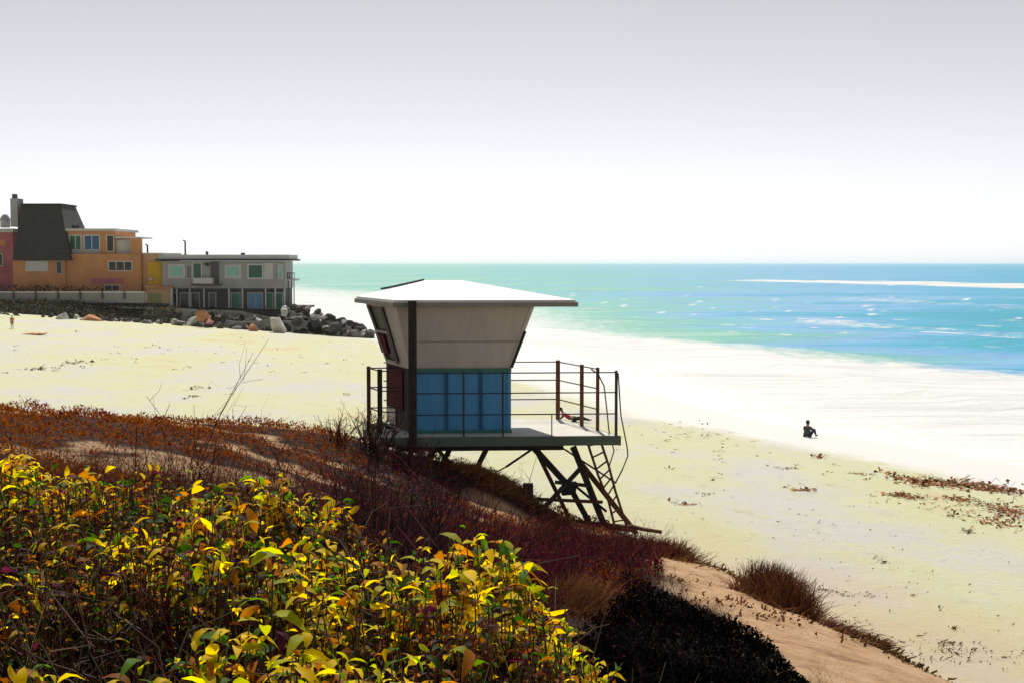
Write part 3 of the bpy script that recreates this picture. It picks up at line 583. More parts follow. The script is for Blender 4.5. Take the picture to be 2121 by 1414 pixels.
def pick(n, table):
    p = np.array([w_ for w_, _ in table], float); p /= p.sum(); idx = rng.choice(len(table), n, p=p)
    c = np.array([c_ for _, c_ in table])[idx]; return c * rng.uniform(.75, 1.25, (n, 1))
def joinquads(parts):
    Vs, Fs, Ts = [], [], []; b0 = 0
    for V, Fc, T in parts: Vs.append(V); Fs.append(Fc + b0); Ts.append(T); b0 += len(V)
    return np.concatenate(Vs), np.concatenate(Fs), np.concatenate(Ts)
LEAF = leafmat('leaf_translucent', .60, .55); LEAFD = leafmat('dry_leaf', .30, .9, 0.0); TWIG = tintmat('twig_bark'); 
n = 2600; hx_ = rng.uniform(-76, -49.5, n); cen = np.stack([hx_, D - 3.5 + rng.uniform(-1.2, 1.2, n), CZ - 3.9 + rng.uniform(-.8, .95, n) + .35 * vnoise(hx_, hx_ * 0, 3, 3)], 1)
V, Fc, T = leaves(n, cen, rng.normal(0, 1, (n, 3)), .42, pick(n, [(3, (.03, .035, .02)), (1, (.06, .065, .03)), (.6, (.08, .03, .03))]))
he = empty('hedge', (-62, D - 3.5, CZ - 5), 'dark clipped hedge running behind the seawall below terracotta house', 'hedge')
o = arrmesh('foliage', V - np.array([-62, D - 3.5, CZ - 5]), Fc, LEAFD, he, T)
mb = MB()
for x in np.linspace(-75, -50, 12): mb.tube([(x, D - 3.5, CZ - 5.2), (x + .2, D - 3.4, CZ - 3.9)], .1, 5, .05)
mb.build('stem', M_darkwood, he)

# scrub on the headland slope
n = 24000; x = rng.uniform(-72, -27, n); y = rng.uniform(160.5, 173.5, n); z = head_z(x, y) + rng.uniform(0, .5, n)
keep = (rng.uniform(0, 1, n) < np.interp(x, [-72, -40, -30, -27], [1, 1, .5, .2])) & (z > CZ + beach(x, y) + .1) & (vnoise(x, y, 3.0, 77) > -.45)
x, y, z = x[keep], y[keep], z[keep]; n = len(x)
V, Fc, T = leaves(n, np.stack([x, y, z], 1), rng.normal(0, 1, (n, 3)) + np.array([0, -.3, .5]), .38, pick(n, [(4, (.035, .036, .025)), (2, (.075, .075, .055)), (.5, (.13, .15, .02)), (.4, (.20, .09, .04))]))
tag(arrmesh('headland_scrub', V, Fc, LEAFD, tint=T), 'low dark scrub covering the slope below the seawall', 'scrub', kind='stuff')

# boulders
def boulder_mesh(seed, k):
    bm = bmesh.new(); bmesh.ops.create_icosphere(bm, subdivisions=2, radius=1)
    rs = random.Random(seed); pl = [(Vector((rs.gauss(0, 1), rs.gauss(0, 1), rs.gauss(0, 1))).normalized(), rs.uniform(.32, .62)) for _ in range(11)]
    for v in bm.verts:
        for nv, dist in pl:
            e = v.co.dot(nv) - dist
            if e > 0: v.co -= nv * e
        v.co *= 1 + .10 * noise.noise(v.co * 2 + Vector((seed, 0, 0)))
    me = bpy.data.meshes.new('boulder'); bm.to_mesh(me); bm.free(); return me
B_mats = [paint('boulder_dark', (0.055, 0.054, 0.05), .5, .9, .9, bump=.4, bscale=4), paint('boulder_grey', (0.19, 0.185, 0.175), .35, .9, .9, bump=.4, bscale=4), paint('boulder_pale', (0.48, 0.47, 0.44), .25, .9, .9, bump=.4, bscale=4)]
B_or = paint('boulder_orange', (0.46, 0.22, 0.10), .3, 1, .9, bump=.4, bscale=4)
BM = []
BT = ['dark', 'mid-grey', 'pale']
for k in range(12):
    me = boulder_mesh(k * 3 + 1, k); me.materials.append(B_mats[0 if k < 6 else (1 if k < 9 else 2)]); BM.append(me)
def boulder(x, y, r, me, label, group, sink=.3, z=None, mat=None):
    if mat: me = me.copy(); me.materials.clear(); me.materials.append(mat)
    o = bpy.data.objects.new('boulder', me); col.objects.link(o)
    z0 = max(float(head_z(np.array([x]), np.array([y]))[0]), gz(x, y), 0) if z is None else z
    o.location = (x, y, z0 + r * (.55 - sink)); o.scale = (r * random.uniform(.9, 1.5), r * random.uniform(.8, 1.2), r * random.uniform(.6, .95))
    o.rotation_euler = (random.uniform(-.5, .5), random.uniform(-.5, .5), random.uniform(0, 6.28)); return tag(o, label, 'boulder', group)
GB = 'boulders heaped along the foot of the rocky point'; nbld = 0
rs = random.Random(5)
while nbld < 235:
    x = -16.5 - abs(rs.gauss(0, 1)) * 12 if nbld < 190 else rs.uniform(-68, -30)
    if x < -70: continue
    fr = float(np.interp(x, [-400, -70, -58, -40, -28, -22, -16, -13], [162, 162, 163, 166, 168, 168, 167, 166])); y = fr + (rs.uniform(-2.6, 6.5) if x > -40 else rs.uniform(-1.8, 1.5))
    if x > -22: y = 166.5 + rs.uniform(-2.0, 2.0) * min(1, (-14.5 - x) / 6 + .3)
    mound = 0
    if x > -27: mound = max(0, min(1, (-15 - x) / 9)) * 2.6 * max(0, 1 - abs(y - 168) / 4)
    zz = max(float(head_z(np.array([x]), np.array([y]))[0]), gz(x, y), 0) if x < -27 else max(gz(x, y), -.0) + mound
    kb = rs.randrange(12); boulder(x, y, rs.uniform(.35, .95) * (1.15 if x > -40 else .7), BM[kb], 'angular %s boulder piled in the rock revetment of the point' % BT[0 if kb < 6 else (1 if kb < 9 else 2)], GB, .3, zz); nbld += 1
# rubble core under the heap
mb_n = 0
hxx = np.linspace(-34, -13, 60); hyy = np.linspace(160, 177, 50)
def core(x, y):
    mound = np.clip((-14.5 - x) / 10, 0, 1) * 3.0 * np.clip(1 - np.abs(y - 169) / 6.5, 0, 1)
    return -1.0 + np.maximum(mound + .6 * np.clip(1 - np.abs(y - 168) / 5, 0, 1) * np.clip((-13.5 - x) / 3, 0, 1), 0) + .2 * vnoise(x, y, 1.2, 9)
Vr, Fr = grid(hxx, hyy, core); tag(arrmesh('rubble_bank', Vr, Fr, paint('rubble', (0.035, 0.034, 0.03), .6, 1.2, .95)), kind='structure')
for (px, py, r, mt, lab) in ((128, 664, 1.3, B_mats[2], 'broad pale grey boulder on the sand edge below the seawall'), (196, 667, 1.3, B_or, 'orange-brown boulder at the sand edge right of the pale one'),
                             (172, 668, .8, B_mats[2], 'small pale boulder leaning on the left side of orange-brown boulder'), (411, 655, 1.1, B_or, 'orange boulder high on the slope under the grey house'),
                             (425, 668, .9, paint('boulder_pink', (0.34, 0.14, 0.14), .3, 1), 'pinkish boulder just below the orange one under the grey house'), (520, 683, .8, B_or, 'small orange boulder near the sand below the grey house'),
                             (568, 672, 1.5, B_mats[2], 'large pale boulder tilted among dark rocks below the grey house')):
    x = (px - 1060) / F * 161; y = 161. + (2 if px > 400 else 0); boulder(x, y, r, BM[rs.randrange(12)], lab, None, .0, CZ - (py - 545) / F * y - r * .5, mt)
# steps rail / post at rocks

# ------------------------------------------------------------------ foreground scrub
def xr_leafy(y): return np.interp(y, [0, 2, 2.9, 3.3, 3.7, 4.1, 4.6, 5.0, 5.3, 5.8], [.85, .66, .54, .43, .28, .10, -.28, -.70, -1.15, -2.4])
def ztop(x, y): return CZ - .79 - .12 * np.clip(x + .2, 0, 1) + 0.012 * np.clip(y - 4, 0, 9) + .15 * vnoise(x, y, .5, 91) + .05 * vnoise(x, y, .2, 92)
def region(n, x0, x1, y0, y1, cond):
    X = rng.uniform(x0, x1, n); Y = rng.uniform(y0, y1, n); k = cond(X, Y); return X[k], Y[k]
# leafy sprigs
SX_, SY_ = region(13000, -3.4, .8, 1.5, 5.7, lambda x, y: (x < xr_leafy(y) + .05 * vnoise(x, y, .2, 4)) & (np.abs(x) < y * .5 + .6) & (vnoise(x, y, .30, 23) > np.interp(y, [1.5, 2.6, 3.4, 4.2, 5], [.02, .04, .04, -.10, -.3]) + .12 * np.clip(x + .6, 0, 1)))
n = len(SX_); edge = np.clip((xr_leafy(SY_) - SX_) / .35, 0, 1)
topz = ztop(SX_, SY_) - (1 - edge) * .28 + rng.uniform(-.10, .04, n)
st_a = np.stack([SX_ + rng.normal(0, .05, n), SY_ + rng.normal(0, .05, n), topz - rng.uniform(.25, .55, n)], 1)
st_b = np.stack([SX_, SY_, topz], 1)
quads = []; tris = []
quads.append(sticks(st_a, st_b, .004, .0018, pick(n, [(2, (.10, .05, .03)), (1, (.13, .12, .03)), (1, (.12, .03, .04))]), .05))
m_ = 14; idx = np.repeat(np.arange(n), m_); f = np.tile(np.linspace(0, 1, m_), n)[:, None]
cen = st_b[idx] * (.42 + .58 * f) + st_a[idx] * (.58 - .58 * f) + rng.normal(0, .010, (n * m_, 3))
ang = np.tile(np.arange(m_) * 2.4, n) + rng.uniform(0, 6, n)[idx]
el = .05 + .4 * f[:, 0] ** 2
nr = np.stack([np.cos(ang) * np.cos(el), np.sin(ang) * np.cos(el), np.sin(el)], 1)
species = (vnoise(SX_, SY_, .45, 55) + rng.normal(0, .2, n)) > .02
bright = pick(n * m_, [(6, (.82, .58, .010)), (3, (.42, .44, .012)), (3, (.09, .19, .012)), (2.5, (.52, .20, .02))])
dull = pick(n * m_, [(3, (.04, .09, .012)), (3, (.24, .08, .014)), (4, (.05, .018, .010)), (1.2, (.50, .31, .02)), (1, (.10, .02, .04))])
C_ = np.where((species[idx] & (rng.uniform(0, 1, n * m_) < (.35 + .65 * f[:, 0]) * np.interp(SY_[idx], [1.6, 2.8, 3.6], [.6, .85, 1])))[:, None], bright, dull)  # more bright leaves towards sprig tops, backlight put into the leaf colour
keep = rng.uniform(0, 1, n * m_) < (.35 + .65 * f[:, 0])
sz = np.where(species[idx], .050, .034) * np.exp(rng.normal(0, .28, n))[idx].clip(.5, 1.5)
V, Fc, T = oval_leaves(int(keep.sum()), cen[keep], nr[keep], sz[keep], C_[keep], .5, .4, .6, .36)
o = arrmesh('leafy_scrub', V, Fc, LEAF, tint=T, smooth=True); tag(o, 'dense leafy coastal scrub with yellow-green and russet leaves filling the foreground', 'scrub', kind='stuff')
# undergrowth filling: small leaves coloured dark as the shade between sprigs, and twigs
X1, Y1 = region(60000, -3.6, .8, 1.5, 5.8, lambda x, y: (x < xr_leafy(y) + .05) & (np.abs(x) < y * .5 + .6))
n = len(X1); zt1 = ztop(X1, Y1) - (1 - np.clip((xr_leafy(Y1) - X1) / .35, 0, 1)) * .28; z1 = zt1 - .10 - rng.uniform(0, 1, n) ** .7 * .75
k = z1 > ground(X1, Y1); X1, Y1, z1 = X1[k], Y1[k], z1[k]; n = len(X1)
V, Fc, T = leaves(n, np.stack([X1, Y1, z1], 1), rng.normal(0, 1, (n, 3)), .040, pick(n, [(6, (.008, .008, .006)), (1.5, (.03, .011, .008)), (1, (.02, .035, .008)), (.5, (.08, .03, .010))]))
tag(arrmesh('scrub_undergrowth', V, Fc, LEAFD, tint=T), 'inner leaves beneath the foreground scrub, shade painted into their dark colour', 'undergrowth', kind='stuff')
X1, Y1 = region(11000, -3.5, .75, 2.3, 5.7, lambda x, y: (x < xr_leafy(y) - .18) & (np.abs(x) < y * .5 + .6)); n = len(X1)
a = np.stack([X1, Y1, ztop(X1, Y1) - rng.uniform(.15, .7, n)], 1); b2 = a + rng.normal(0, .11, (n, 3)) + np.array([0, 0, .10])
b2[:, 2] = np.minimum(b2[:, 2], ztop(b2[:, 0], b2[:, 1]) + .03)
quads.append(sticks(a, b2, .0026, .0012, pick(n, [(2, (.10, .07, .05)), (2, (.10, .085, .07)), (1, (.10, .03, .03))]), .18))
V, Fc, T = joinquads(quads); tag(arrmesh('scrub_stems', V, Fc, TWIG, tint=T), 'tangle of thin stems running through the foreground scrub', 'stems', kind='stuff')

# branching twiggy bushes: list of (x,y,height,spread)
def twig_bush(x, y, h, sp, nst, cols, rad=.006, sub=4, lean=(0, 0)):
    nst = int(nst); z = ground(np.full(nst, x), np.full(nst, y)); a = np.stack([x + rng.normal(0, sp * .25, nst), y + rng.normal(0, sp * .25, nst), z - .03], 1)
    b_ = a + np.stack([rng.normal(lean[0], sp * .55, nst), rng.normal(lean[1], sp * .55, nst), h * rng.uniform(.6, 1.05, nst)], 1)
    out = [(a, b_, rad, rad * .35)]
    for lv in range(2):
        a0, b0, r0, r1 = out[-1]; k = sub if lv == 0 else max(2, sub - 1)
        ii = np.repeat(np.arange(len(a0)), k); tt = rng.uniform(.35, .95, len(ii))[:, None]; p = a0[ii] * (1 - tt) + b0[ii] * tt; ln = np.linalg.norm(b0[ii] - a0[ii], axis=1, keepdims=True)
        q = p + ((b0[ii] - a0[ii]) / ln * .7 + rng.normal(0, .45, (len(ii), 3))) * ln * .38
        out.append((p, q, r1 * 1.3, r1 * .5))
    return [(A_, B_, r0, r1, pick(len(A_), cols)) for A_, B_, r0, r1 in out]
def emit(lst, bend=.06): return joinquads([sticks(A_, B_, r0, r1, c_, bend) for A_, B_, r0, r1, c_ in lst])
RED = [(3, (.15, .045, .016)), (2, (.09, .022, .03)), (1, (.24, .10, .04)), (1, (.05, .02, .02))]
BRN = [(3, (.20, .08, .03)), (2, (.30, .15, .07)), (1, (.10, .03, .03)), (1, (.07, .06, .03))]
def xr_mid(y): return np.interp(y, [5.3, 7, 9, 11, 14, 18, 24], [-.3, .05, .15, .35, .65, .95, 1.7])
lst = []
X1, Y1 = region(900, -6.5, 1, 5.5, 13, lambda x, y: (x < xr_mid(y)) & (np.abs(x) < y * .46 + .6))
PUR = [(4, (.11, .014, .035)), (2, (.05, .012, .02)), (1, (.20, .07, .03)), (1, (.02, .015, .02))]
for x, y in zip(X1[:520], Y1[:520]):
    tall = .95 if -3 < x < -.2 else .6
    lst += twig_bush(x, y, rng.uniform(.45, .8) * tall, .32, 7, PUR if x / y > -.17 + rng.normal(0, .05) else RED, .0045, 3)
X1, Y1 = region(500, .1, 2.0, 11.5, 18, lambda x, y: x < np.interp(y, [11, 13, 18], [1.3, 1.3, 1.8]))
for x, y in zip(X1[:130], Y1[:130]): lst += twig_bush(x, y, rng.uniform(.2, .42), .28, 6, [(3, (.11, .014, .035)), (2, (.02, .015, .015)), (1, (.20, .08, .03))], .0045, 3)
V, Fc, T = emit(lst); tag(arrmesh('twiggy_scrub', V, Fc, TWIG, tint=T), 'mass of leafless reddish-brown twigs behind the leafy scrub', 'scrub', kind='stuff')
# small dry leaves in it
X1, Y1 = region(90000, -7, 1.4, 5.4, 14, lambda x, y: (x < xr_mid(y)) & (np.abs(x) < y * .46 + .6) & (vnoise(x, y, .9, 61) > -.5)); n = len(X1)
z1 = ground(X1, Y1) + np.abs(rng.normal(0, .18, n)); pur = vnoise(X1, Y1, 1.6, 17) + .5 * (X1 / Y1 > -.14)
T0 = np.where((pur > .1)[:, None], pick(n, [(3, (.11, .022, .03)), (2, (.07, .012, .03)), (1.5, (.02, .015, .012))]), pick(n, [(3, (.24, .075, .012)), (1, (.10, .025, .010)), (.6, (.09, .10, .025))]))
V, Fc, T = leaves(n, np.stack([X1, Y1, z1], 1), rng.normal(0, 1, (n, 3)) + np.array([0, 0, .5]), .040, T0)
tag(arrmesh('dry_leaf_scrub', V, Fc, LEAFD, tint=T), 'low dry russet and purple-brown foliage under the twigs', 'scrub', kind='stuff')
# mats on the dune crest
X1, Y1 = region(150000, -12, 2.6, 12, 26, lambda x, y: (x < np.interp(y, [12, 14, 18, 22, 26], [.9, 1.5, 1.9, 1.8, .6])) & (np.abs(x) < y * .46 + .8) & (matcov(x, y) > np.where(x < -.3, -.26, -.6)) & (np.hypot((x + .15) / .7, (y - 20.6) / 1.0) > .9) & (bluffness(x, y) > .3)); n = len(X1)
z1 = ground(X1, Y1) + rng.uniform(-.02, .07, n) + .16 * np.clip(vnoise(X1, Y1, .42, 5), 0, 1); gr = vnoise(X1 * .5, Y1, 2.0, 67)
T0 = np.where((gr > .28)[:, None] & (X1 < -1)[:, None], pick(n, [(2, (.05, .07, .015)), (1, (.12, .13, .03)), (1, (.20, .08, .02))]), np.where(((X1 > -2.2 + .5 * vnoise(X1, Y1, 1.1, 72)) & (vnoise(X1, Y1, .7, 88) > -.25))[:, None], pick(n, [(3, (.085, .010, .026)), (.8, (.18, .055, .012)), (2.5, (.014, .010, .009))]), pick(n, [(4, (.29, .08, .010)), (1, (.13, .025, .008)), (1, (.10, .02, .025))])))
V, Fc, T = leaves(n, np.stack([X1, Y1, z1], 1), rng.normal(0, .7, (n, 3)) + np.array([0, 0, .7]), .065, T0, wr=.3)
tag(arrmesh('dune_mat', V, Fc, LEAFD, tint=T), 'russet and green creeping mats over the dune crest with bare sand between', 'ground cover', kind='stuff')
# dense brush right of the leafy scrub, bush shade painted into near-black leaves
def dshade(x, y): return (y < 12.2) & (x > np.interp(y, [1.5, 3, 5, 6, 7, 8, 9, 11.6], [.45, .35, -.6, -.7, .0, .25, .35, .95])) & (x < np.interp(y, [1.5, 4, 6, 8, 9.5, 11, 12, 13.5], [1.2, 1.5, 1.78, 2.05, 2.10, 1.92, 1.58, .9]) + .12 * vnoise(x, y, .5, 7))
X1, Y1 = region(210000, -1.5, 2.3, 1.5, 13.2, dshade); n = len(X1)
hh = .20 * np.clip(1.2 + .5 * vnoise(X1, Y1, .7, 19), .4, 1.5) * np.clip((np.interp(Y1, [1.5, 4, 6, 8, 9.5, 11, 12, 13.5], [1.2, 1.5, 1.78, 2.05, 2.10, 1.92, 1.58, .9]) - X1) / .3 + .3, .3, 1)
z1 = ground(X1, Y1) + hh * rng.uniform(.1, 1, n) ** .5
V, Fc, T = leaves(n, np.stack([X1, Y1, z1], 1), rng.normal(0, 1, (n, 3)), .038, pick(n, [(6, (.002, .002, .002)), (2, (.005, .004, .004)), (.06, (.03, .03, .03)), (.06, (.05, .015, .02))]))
tag(arrmesh('shade_brush', V, Fc, tintmat('shade_brush_leaf', .9), tint=T), 'dense brush right of the leafy scrub, slope shade painted near-black into its leaves', 'brush', kind='stuff')
lst = []
X1, Y1 = region(400, -1, 2, 2, 12.5, dshade)
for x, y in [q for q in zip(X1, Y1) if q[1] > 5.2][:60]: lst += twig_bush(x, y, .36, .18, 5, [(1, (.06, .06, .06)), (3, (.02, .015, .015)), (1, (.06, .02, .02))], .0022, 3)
V, Fc, T = emit(lst, .14); tag(arrmesh('brush_twigs', V, Fc, TWIG, tint=T), 'thin grey twigs poking from the shade-painted brush', 'twigs', kind='stuff')

# single bare plants that stand out
def plant(px, py, D, h, lab, cols, nst=5, sp=.12, name='bare_shrub', rad=.006, lean=(0, 0)):
    x = (px - 1060.5) / F * D; r_ = empty(name, (x, D, gz(x, D)), lab, 'shrub')
    V, Fc, T = emit(twig_bush(x, D, h, sp, nst, cols, rad, 3, lean)); arrmesh('stems', V - np.array(r_.location), Fc, TWIG, r_, T); return r_
DK = [(1, (.03, .02, .015)), (1, (.08, .04, .02))]
plant(291, 835, 7.2, 1.22, 'tall single bare stem standing highest at the left of the twiggy scrub', DK, 2, .03)
plant(360, 835, 7.6, 1.20, 'pair of upright bare stems just left of the branching shrub tip', DK, 3, .06)
plant(400, 830, 7.6, 1.15, 'bare shrub leaning right, its forked tip against the pale sand', DK, 4, .16, lean=(.12, 0))
plant(725, 840, 8.5, 1.15, 'tangle of bare twigs in front of the left end of the tower railing', DK, 8, .22, lean=(.05, 0))
plant(335, 960, 6.6, .95, 'dark bushy twig clump in the middle of the reddish scrub', [(2, (.02, .018, .018)), (1, (.12, .03, .05))], 16, .25)
plant(790, 1000, 7.2, .95, 'dark tangled dead shrub below the left corner of the tower deck', [(3, (.02, .02, .02)), (1, (.10, .03, .04))], 46, .42, rad=.008)
plant(880, 1010, 8.2, .95, 'wide dark dead shrub under the front of the tower deck', [(3, (.025, .02, .02)), (1, (.10, .03, .04))], 52, .50, rad=.008)
plant(775, 930, 20.6, .62, 'dark tangle of twigs hiding the left end of the tower deck', [(3, (.02, .016, .016)), (1, (.12, .05, .02))], 40, .42, rad=.010)
plant(835, 940, 20.4, .42, 'low dark twig tangle at the foot of the tall corner post', [(2, (.02, .016, .016)), (1, (.11, .02, .03))], 40, .40, rad=.010)
plant(700, 910, 20.4, .40, 'short brown twiggy shrub on the crest left of the tower railing', RED, 30, .35, rad=.009)
plant(965, 1040, 10.5, .60, 'brown twiggy shrub in front of the tower legs, left of the dark pier post', RED, 44, .45, rad=.008)
plant(1130, 1090, 15.0, .45, 'low purple-brown shrub in front of the tower leg footings', RED, 26, .40)
# grass-like clumps on the sand bank
def clump(pts, wdt, h, n, lab, cols):
    pts = [Vector(p) for p in pts]; c = pts[len(pts) // 2]; r_ = empty('dune_shrub', (c.x, c.y, gz(c.x, c.y)), lab, 'shrub')
    k = rng.uniform(0, len(pts) - 1.001, n); i0 = k.astype(int); f_ = (k - i0)[:, None]; A_ = np.array([tuple(p) for p in pts]); base = A_[i0] * (1 - f_) + A_[i0 + 1] * f_
    base = base[:, :2] + rng.normal(0, 1, (n, 2)) * wdt; z = ground(base[:, 0], base[:, 1]); a = np.stack([base[:, 0], base[:, 1], z - .02], 1)
    dist = np.exp(-((base - (A_[i0] * (1 - f_) + A_[i0 + 1] * f_)[:, :2]) ** 2).sum(1) / (2 * wdt * wdt * 2))
    b_ = a + np.stack([rng.normal(.06, .10, n), rng.normal(0, .1, n), h * dist * rng.uniform(.4, 1.1, n)], 1)
    V, Fc, T = sticks(a, b_, .005, .0015, pick(n, cols), .08); arrmesh('blades', V - np.array(r_.location), Fc, TWIG, r_, T)
clump([P(1570, 1268, 15.3), P(1610, 1285, 15.0), P(1655, 1315, 14.6)], .15, .44, 4600, 'brown grassy shrub clump spilling down the middle of the sand bank', [(3, (.20, .09, .035)), (2, (.10, .025, .025)), (1, (.30, .16, .07))])
clump([P(1300, 1110, 19.5), P(1350, 1135, 18.6), P(1410, 1180, 17.6)], .20, .28, 5000, 'long russet shrub strip on the upper sand bank right of the tower footings', [(3, (.20, .08, .03)), (2, (.09, .02, .03))])
clump([P(1560, 1190, 17.2), P(1610, 1200, 16.8), P(1620, 1230, 16.4)], .16, .16, 1400, 'sparse dry tuft on top of the sand bank above the grassy clump', [(2, (.22, .10, .04)), (1, (.10, .04, .03))])
clump([P(1720, 1345, 14), P(1790, 1362, 13.8), P(1830, 1375, 13.7)], .06, .09, 1300, 'thin dark grassy ridge at the lower end of the sand bank', [(1, (.15, .05, .03)), (1, (.07, .02, .02))])
clump([P(1160, 1180, 11.5), P(1230, 1195, 11.2)], .16, .30, 2600, 'tan dry grass clump at the edge of the shade-painted brush', [(3, (.26, .12, .05)), (1, (.14, .06, .03))])
clump([P(960, 975, 22.0), P(1020, 985, 22.0), P(1075, 1000, 22.2)], .20, .20, 4200, 'tan dry grass along the mound directly under the tower deck', [(3, (.34, .18, .07)), (2, (.18, .06, .02))])
# driftwood
r_ = empty('driftwood', P(1340, 1100, 21.6), 'thin weathered stick lying on the sand right of the ladder foot', 'driftwood')
mb = MB(); q = P(1308, 1093, 21.8); q2 = P(1372, 1105, 21.4); mb.tube([q, q.lerp(q2, .5) - Z * .01, q2], .035, 7, .028); mb.build('stick', M_brown, r_, smooth=True)

# ------------------------------------------------------------------ things on the beach
def hit(px, py):
    for D_i in np.arange(13, 260, .25):
        p = P(px, py, D_i)
        if p.z < gz(p.x, p.y): return Vector((p.x, p.y, gz(p.x, p.y)))
    return P(px, py, 150)
# kelp wrack
def wrack(areas, name, lab, cols):
    Xs, Ys, Ss = [], [], []
    for (px, py, sx, sy, n, s) in areas:
        c = hit(px, py); k = c.y / F
        Xs.append(c.x + rng.normal(0, 1, n) * sx * k); dep = k * c.y / (CZ - c.z) * sy; Ys.append(c.y + rng.normal(0, 1, n) * dep); Ss.append(np.full(n, s))
    X, Y, S = np.concatenate(Xs), np.concatenate(Ys), np.concatenate(Ss); n = len(X)
    a = np.stack([X, Y, ground(X, Y) + .02], 1); an = rng.uniform(-.9, .9, n); ln = S * rng.uniform(.1, 1.0, n) ** 1.5
    b_ = a + np.stack([np.cos(an) * ln, np.sin(an) * ln, rng.uniform(-.01, .05, n)], 1)
    V, Fc, T = sticks(a, b_, .014, .006, pick(n, cols), .35)
    mm_ = n * 2; q_ = np.repeat(a, 2, axis=0) + rng.normal(0, .12, (mm_, 3)) * np.array([1, 1, 0]); q_[:, 2] = ground(q_[:, 0], q_[:, 1]) + .02
    dr_ = rng.normal(0, 1, (mm_, 3)) * np.array([1, 1, .12]); V3, F3, T3 = leaves(mm_, q_, dr_, np.repeat(S, 2) * .45, pick(mm_, cols), wr=.6); Fc = np.concatenate([Fc[:, [0, 1, 2]], Fc[:, [0, 2, 3]]])
    V, Fc, T = np.concatenate([V, V3]), np.concatenate([Fc, F3 + len(V)]), np.concatenate([T, T3]); tag(arrmesh(name, V, Fc, tintmat(name + '_mat'), tint=T), lab, 'seaweed', kind='stuff')
KC = [(4, (.42, .19, .09)), (2, (.16, .06, .03)), (1, (.06, .05, .03))]
wrack([(1905, 1000, 40, 9, 90, .5), (2000, 1010, 60, 7, 150, .5), (2080, 1020, 25, 7, 70, .45), (1880, 1032, 20, 3, 50, .4), (1985, 1037, 16, 4, 25, .4), (2090, 1060, 35, 12, 110, .4), (2070, 1085, 45, 10, 60, .35), (1935, 1050, 60, 14, 26, .3),
       (1665, 1018, 14, 3, 14, .4), (1780, 985, 10, 2, 7, .4), (1700, 950, 10, 2, 8, .5), (1630, 972, 12, 2, 6, .4), (1420, 1048, 12, 2, 9, .35), (1470, 1028, 8, 2, 5, .3), (1550, 1070, 150, 40, 22, .10), (1850, 1130, 160, 50, 30, .10)],
      'kelp_wrack', 'scattered brown kelp and debris along the high-tide line on the right', KC)
wrack([(2010, 1108, 9, 2, 12, .22), (1838, 1171, 4, 2, 9, .12), (1672, 1218, 7, 3, 12, .14), (1708, 1233, 5, 2, 8, .12), (1752, 1238, 14, 4, 14, .10), (1900, 1244, 3, 1, 4, .08), (1955, 1268, 3, 1, 5, .08), (1985, 1315, 7, 2, 6, .12), (1800, 1240, 12, 4, 9, .08), (1980, 1345, 12, 4, 16, .12),
       (2000, 1370, 60, 18, 60, .10), (1850, 1390, 50, 10, 60, .10), (1800, 1220, 200, 60, 50, .06), (1440, 900, 60, 14, 30, .3), (1500, 960, 140, 30, 30, .25)],
      'beach_litter', 'small dark twigs and weed specks scattered over the open sand', [(2, (.08, .05, .02)), (1, (.16, .09, .04))])
wrack([(150, 752, 12, 3, 9, .8), (72, 765, 6, 3, 8, .6), (45, 765, 8, 1, 3, .6), (110, 764, 10, 2, 4, .5), (400, 806, 8, 4, 9, .5), (398, 822, 8, 4, 7, .4), (372, 765, 6, 2, 3, .5), (250, 748, 60, 20, 14, .5), (715, 818, 5, 2, 3, .4), (300, 720, 180, 26, 26, .5), (600, 760, 90, 30, 18, .4)],
      'far_debris', 'dark specks of weed and driftwood on the left stretch of sand', [(2, (.07, .07, .03)), (1, (.15, .10, .05))])
wrack([(1400, 1215, 30, 12, 20, .035), (1480, 1265, 40, 14, 26, .03), (1560, 1320, 60, 20, 34, .03), (1650, 1370, 60, 20, 40, .03), (1780, 1395, 70, 16, 50, .03), (1500, 1190, 60, 12, 70, .08), (1720, 1300, 60, 14, 60, .07)],
      'bank_litter', 'dry brown litter strewn over the sand bank below the brush', [(3, (.22, .10, .04)), (1, (.08, .03, .02))])
# towel on the far left sand
c = hit(70, 693); r_ = empty('beach_towel', c, 'orange towel spread on the far left sand below the seawall', 'towel')
mb = MB(); tw = 1.7
for k in range(6): mb.box(c.x - tw / 2 + tw * k / 6, c.x - tw / 2 + tw * (k + 1) / 6, c.y - .9, c.y + .9, c.z + .03, c.z + .09 + .03 * (k % 2))
mb.build('cloth', paint('orange_cloth', (.55, .24, .11), .15), r_)

def figure(joints, edges, name, mat, parent, sub=2):
    bm = bmesh.new(); vs = [bm.verts.new(j[:3]) for j in joints]; [bm.edges.new((vs[a], vs[b_])) for a, b_ in edges]
    me = bpy.data.meshes.new(name); bm.to_mesh(me); bm.free(); o = bpy.data.objects.new(name, me); col.objects.link(o)
    md = o.modifiers.new('skin', 'SKIN'); ly = me.skin_vertices[0] if me.skin_vertices else None
    if ly is None:
        bpy.context.view_layer.objects.active = o; bpy.ops.mesh.customdata_skin_add(); ly = me.skin_vertices[0]
    for k, j in enumerate(joints):
        r = j[3]; ly.data[k].radius = (r, r) if not hasattr(r, '__len__') else r
    ly.data[0].use_root = True; md.use_smooth_shade = True
    sb = o.modifiers.new('sub', 'SUBSURF'); sb.levels = sub; sb.render_levels = sub
    dg = bpy.context.evaluated_depsgraph_get(); dg.update(); m2 = bpy.data.meshes.new_from_object(o.evaluated_get(dg)); bpy.data.objects.remove(o)
    m2.name = name; m2.materials.clear(); m2.materials.append(mat); m2.polygons.foreach_set('use_smooth', [True] * len(m2.polygons))
    o = bpy.data.objects.new(name, m2); col.objects.link(o); o.parent = parent; return o
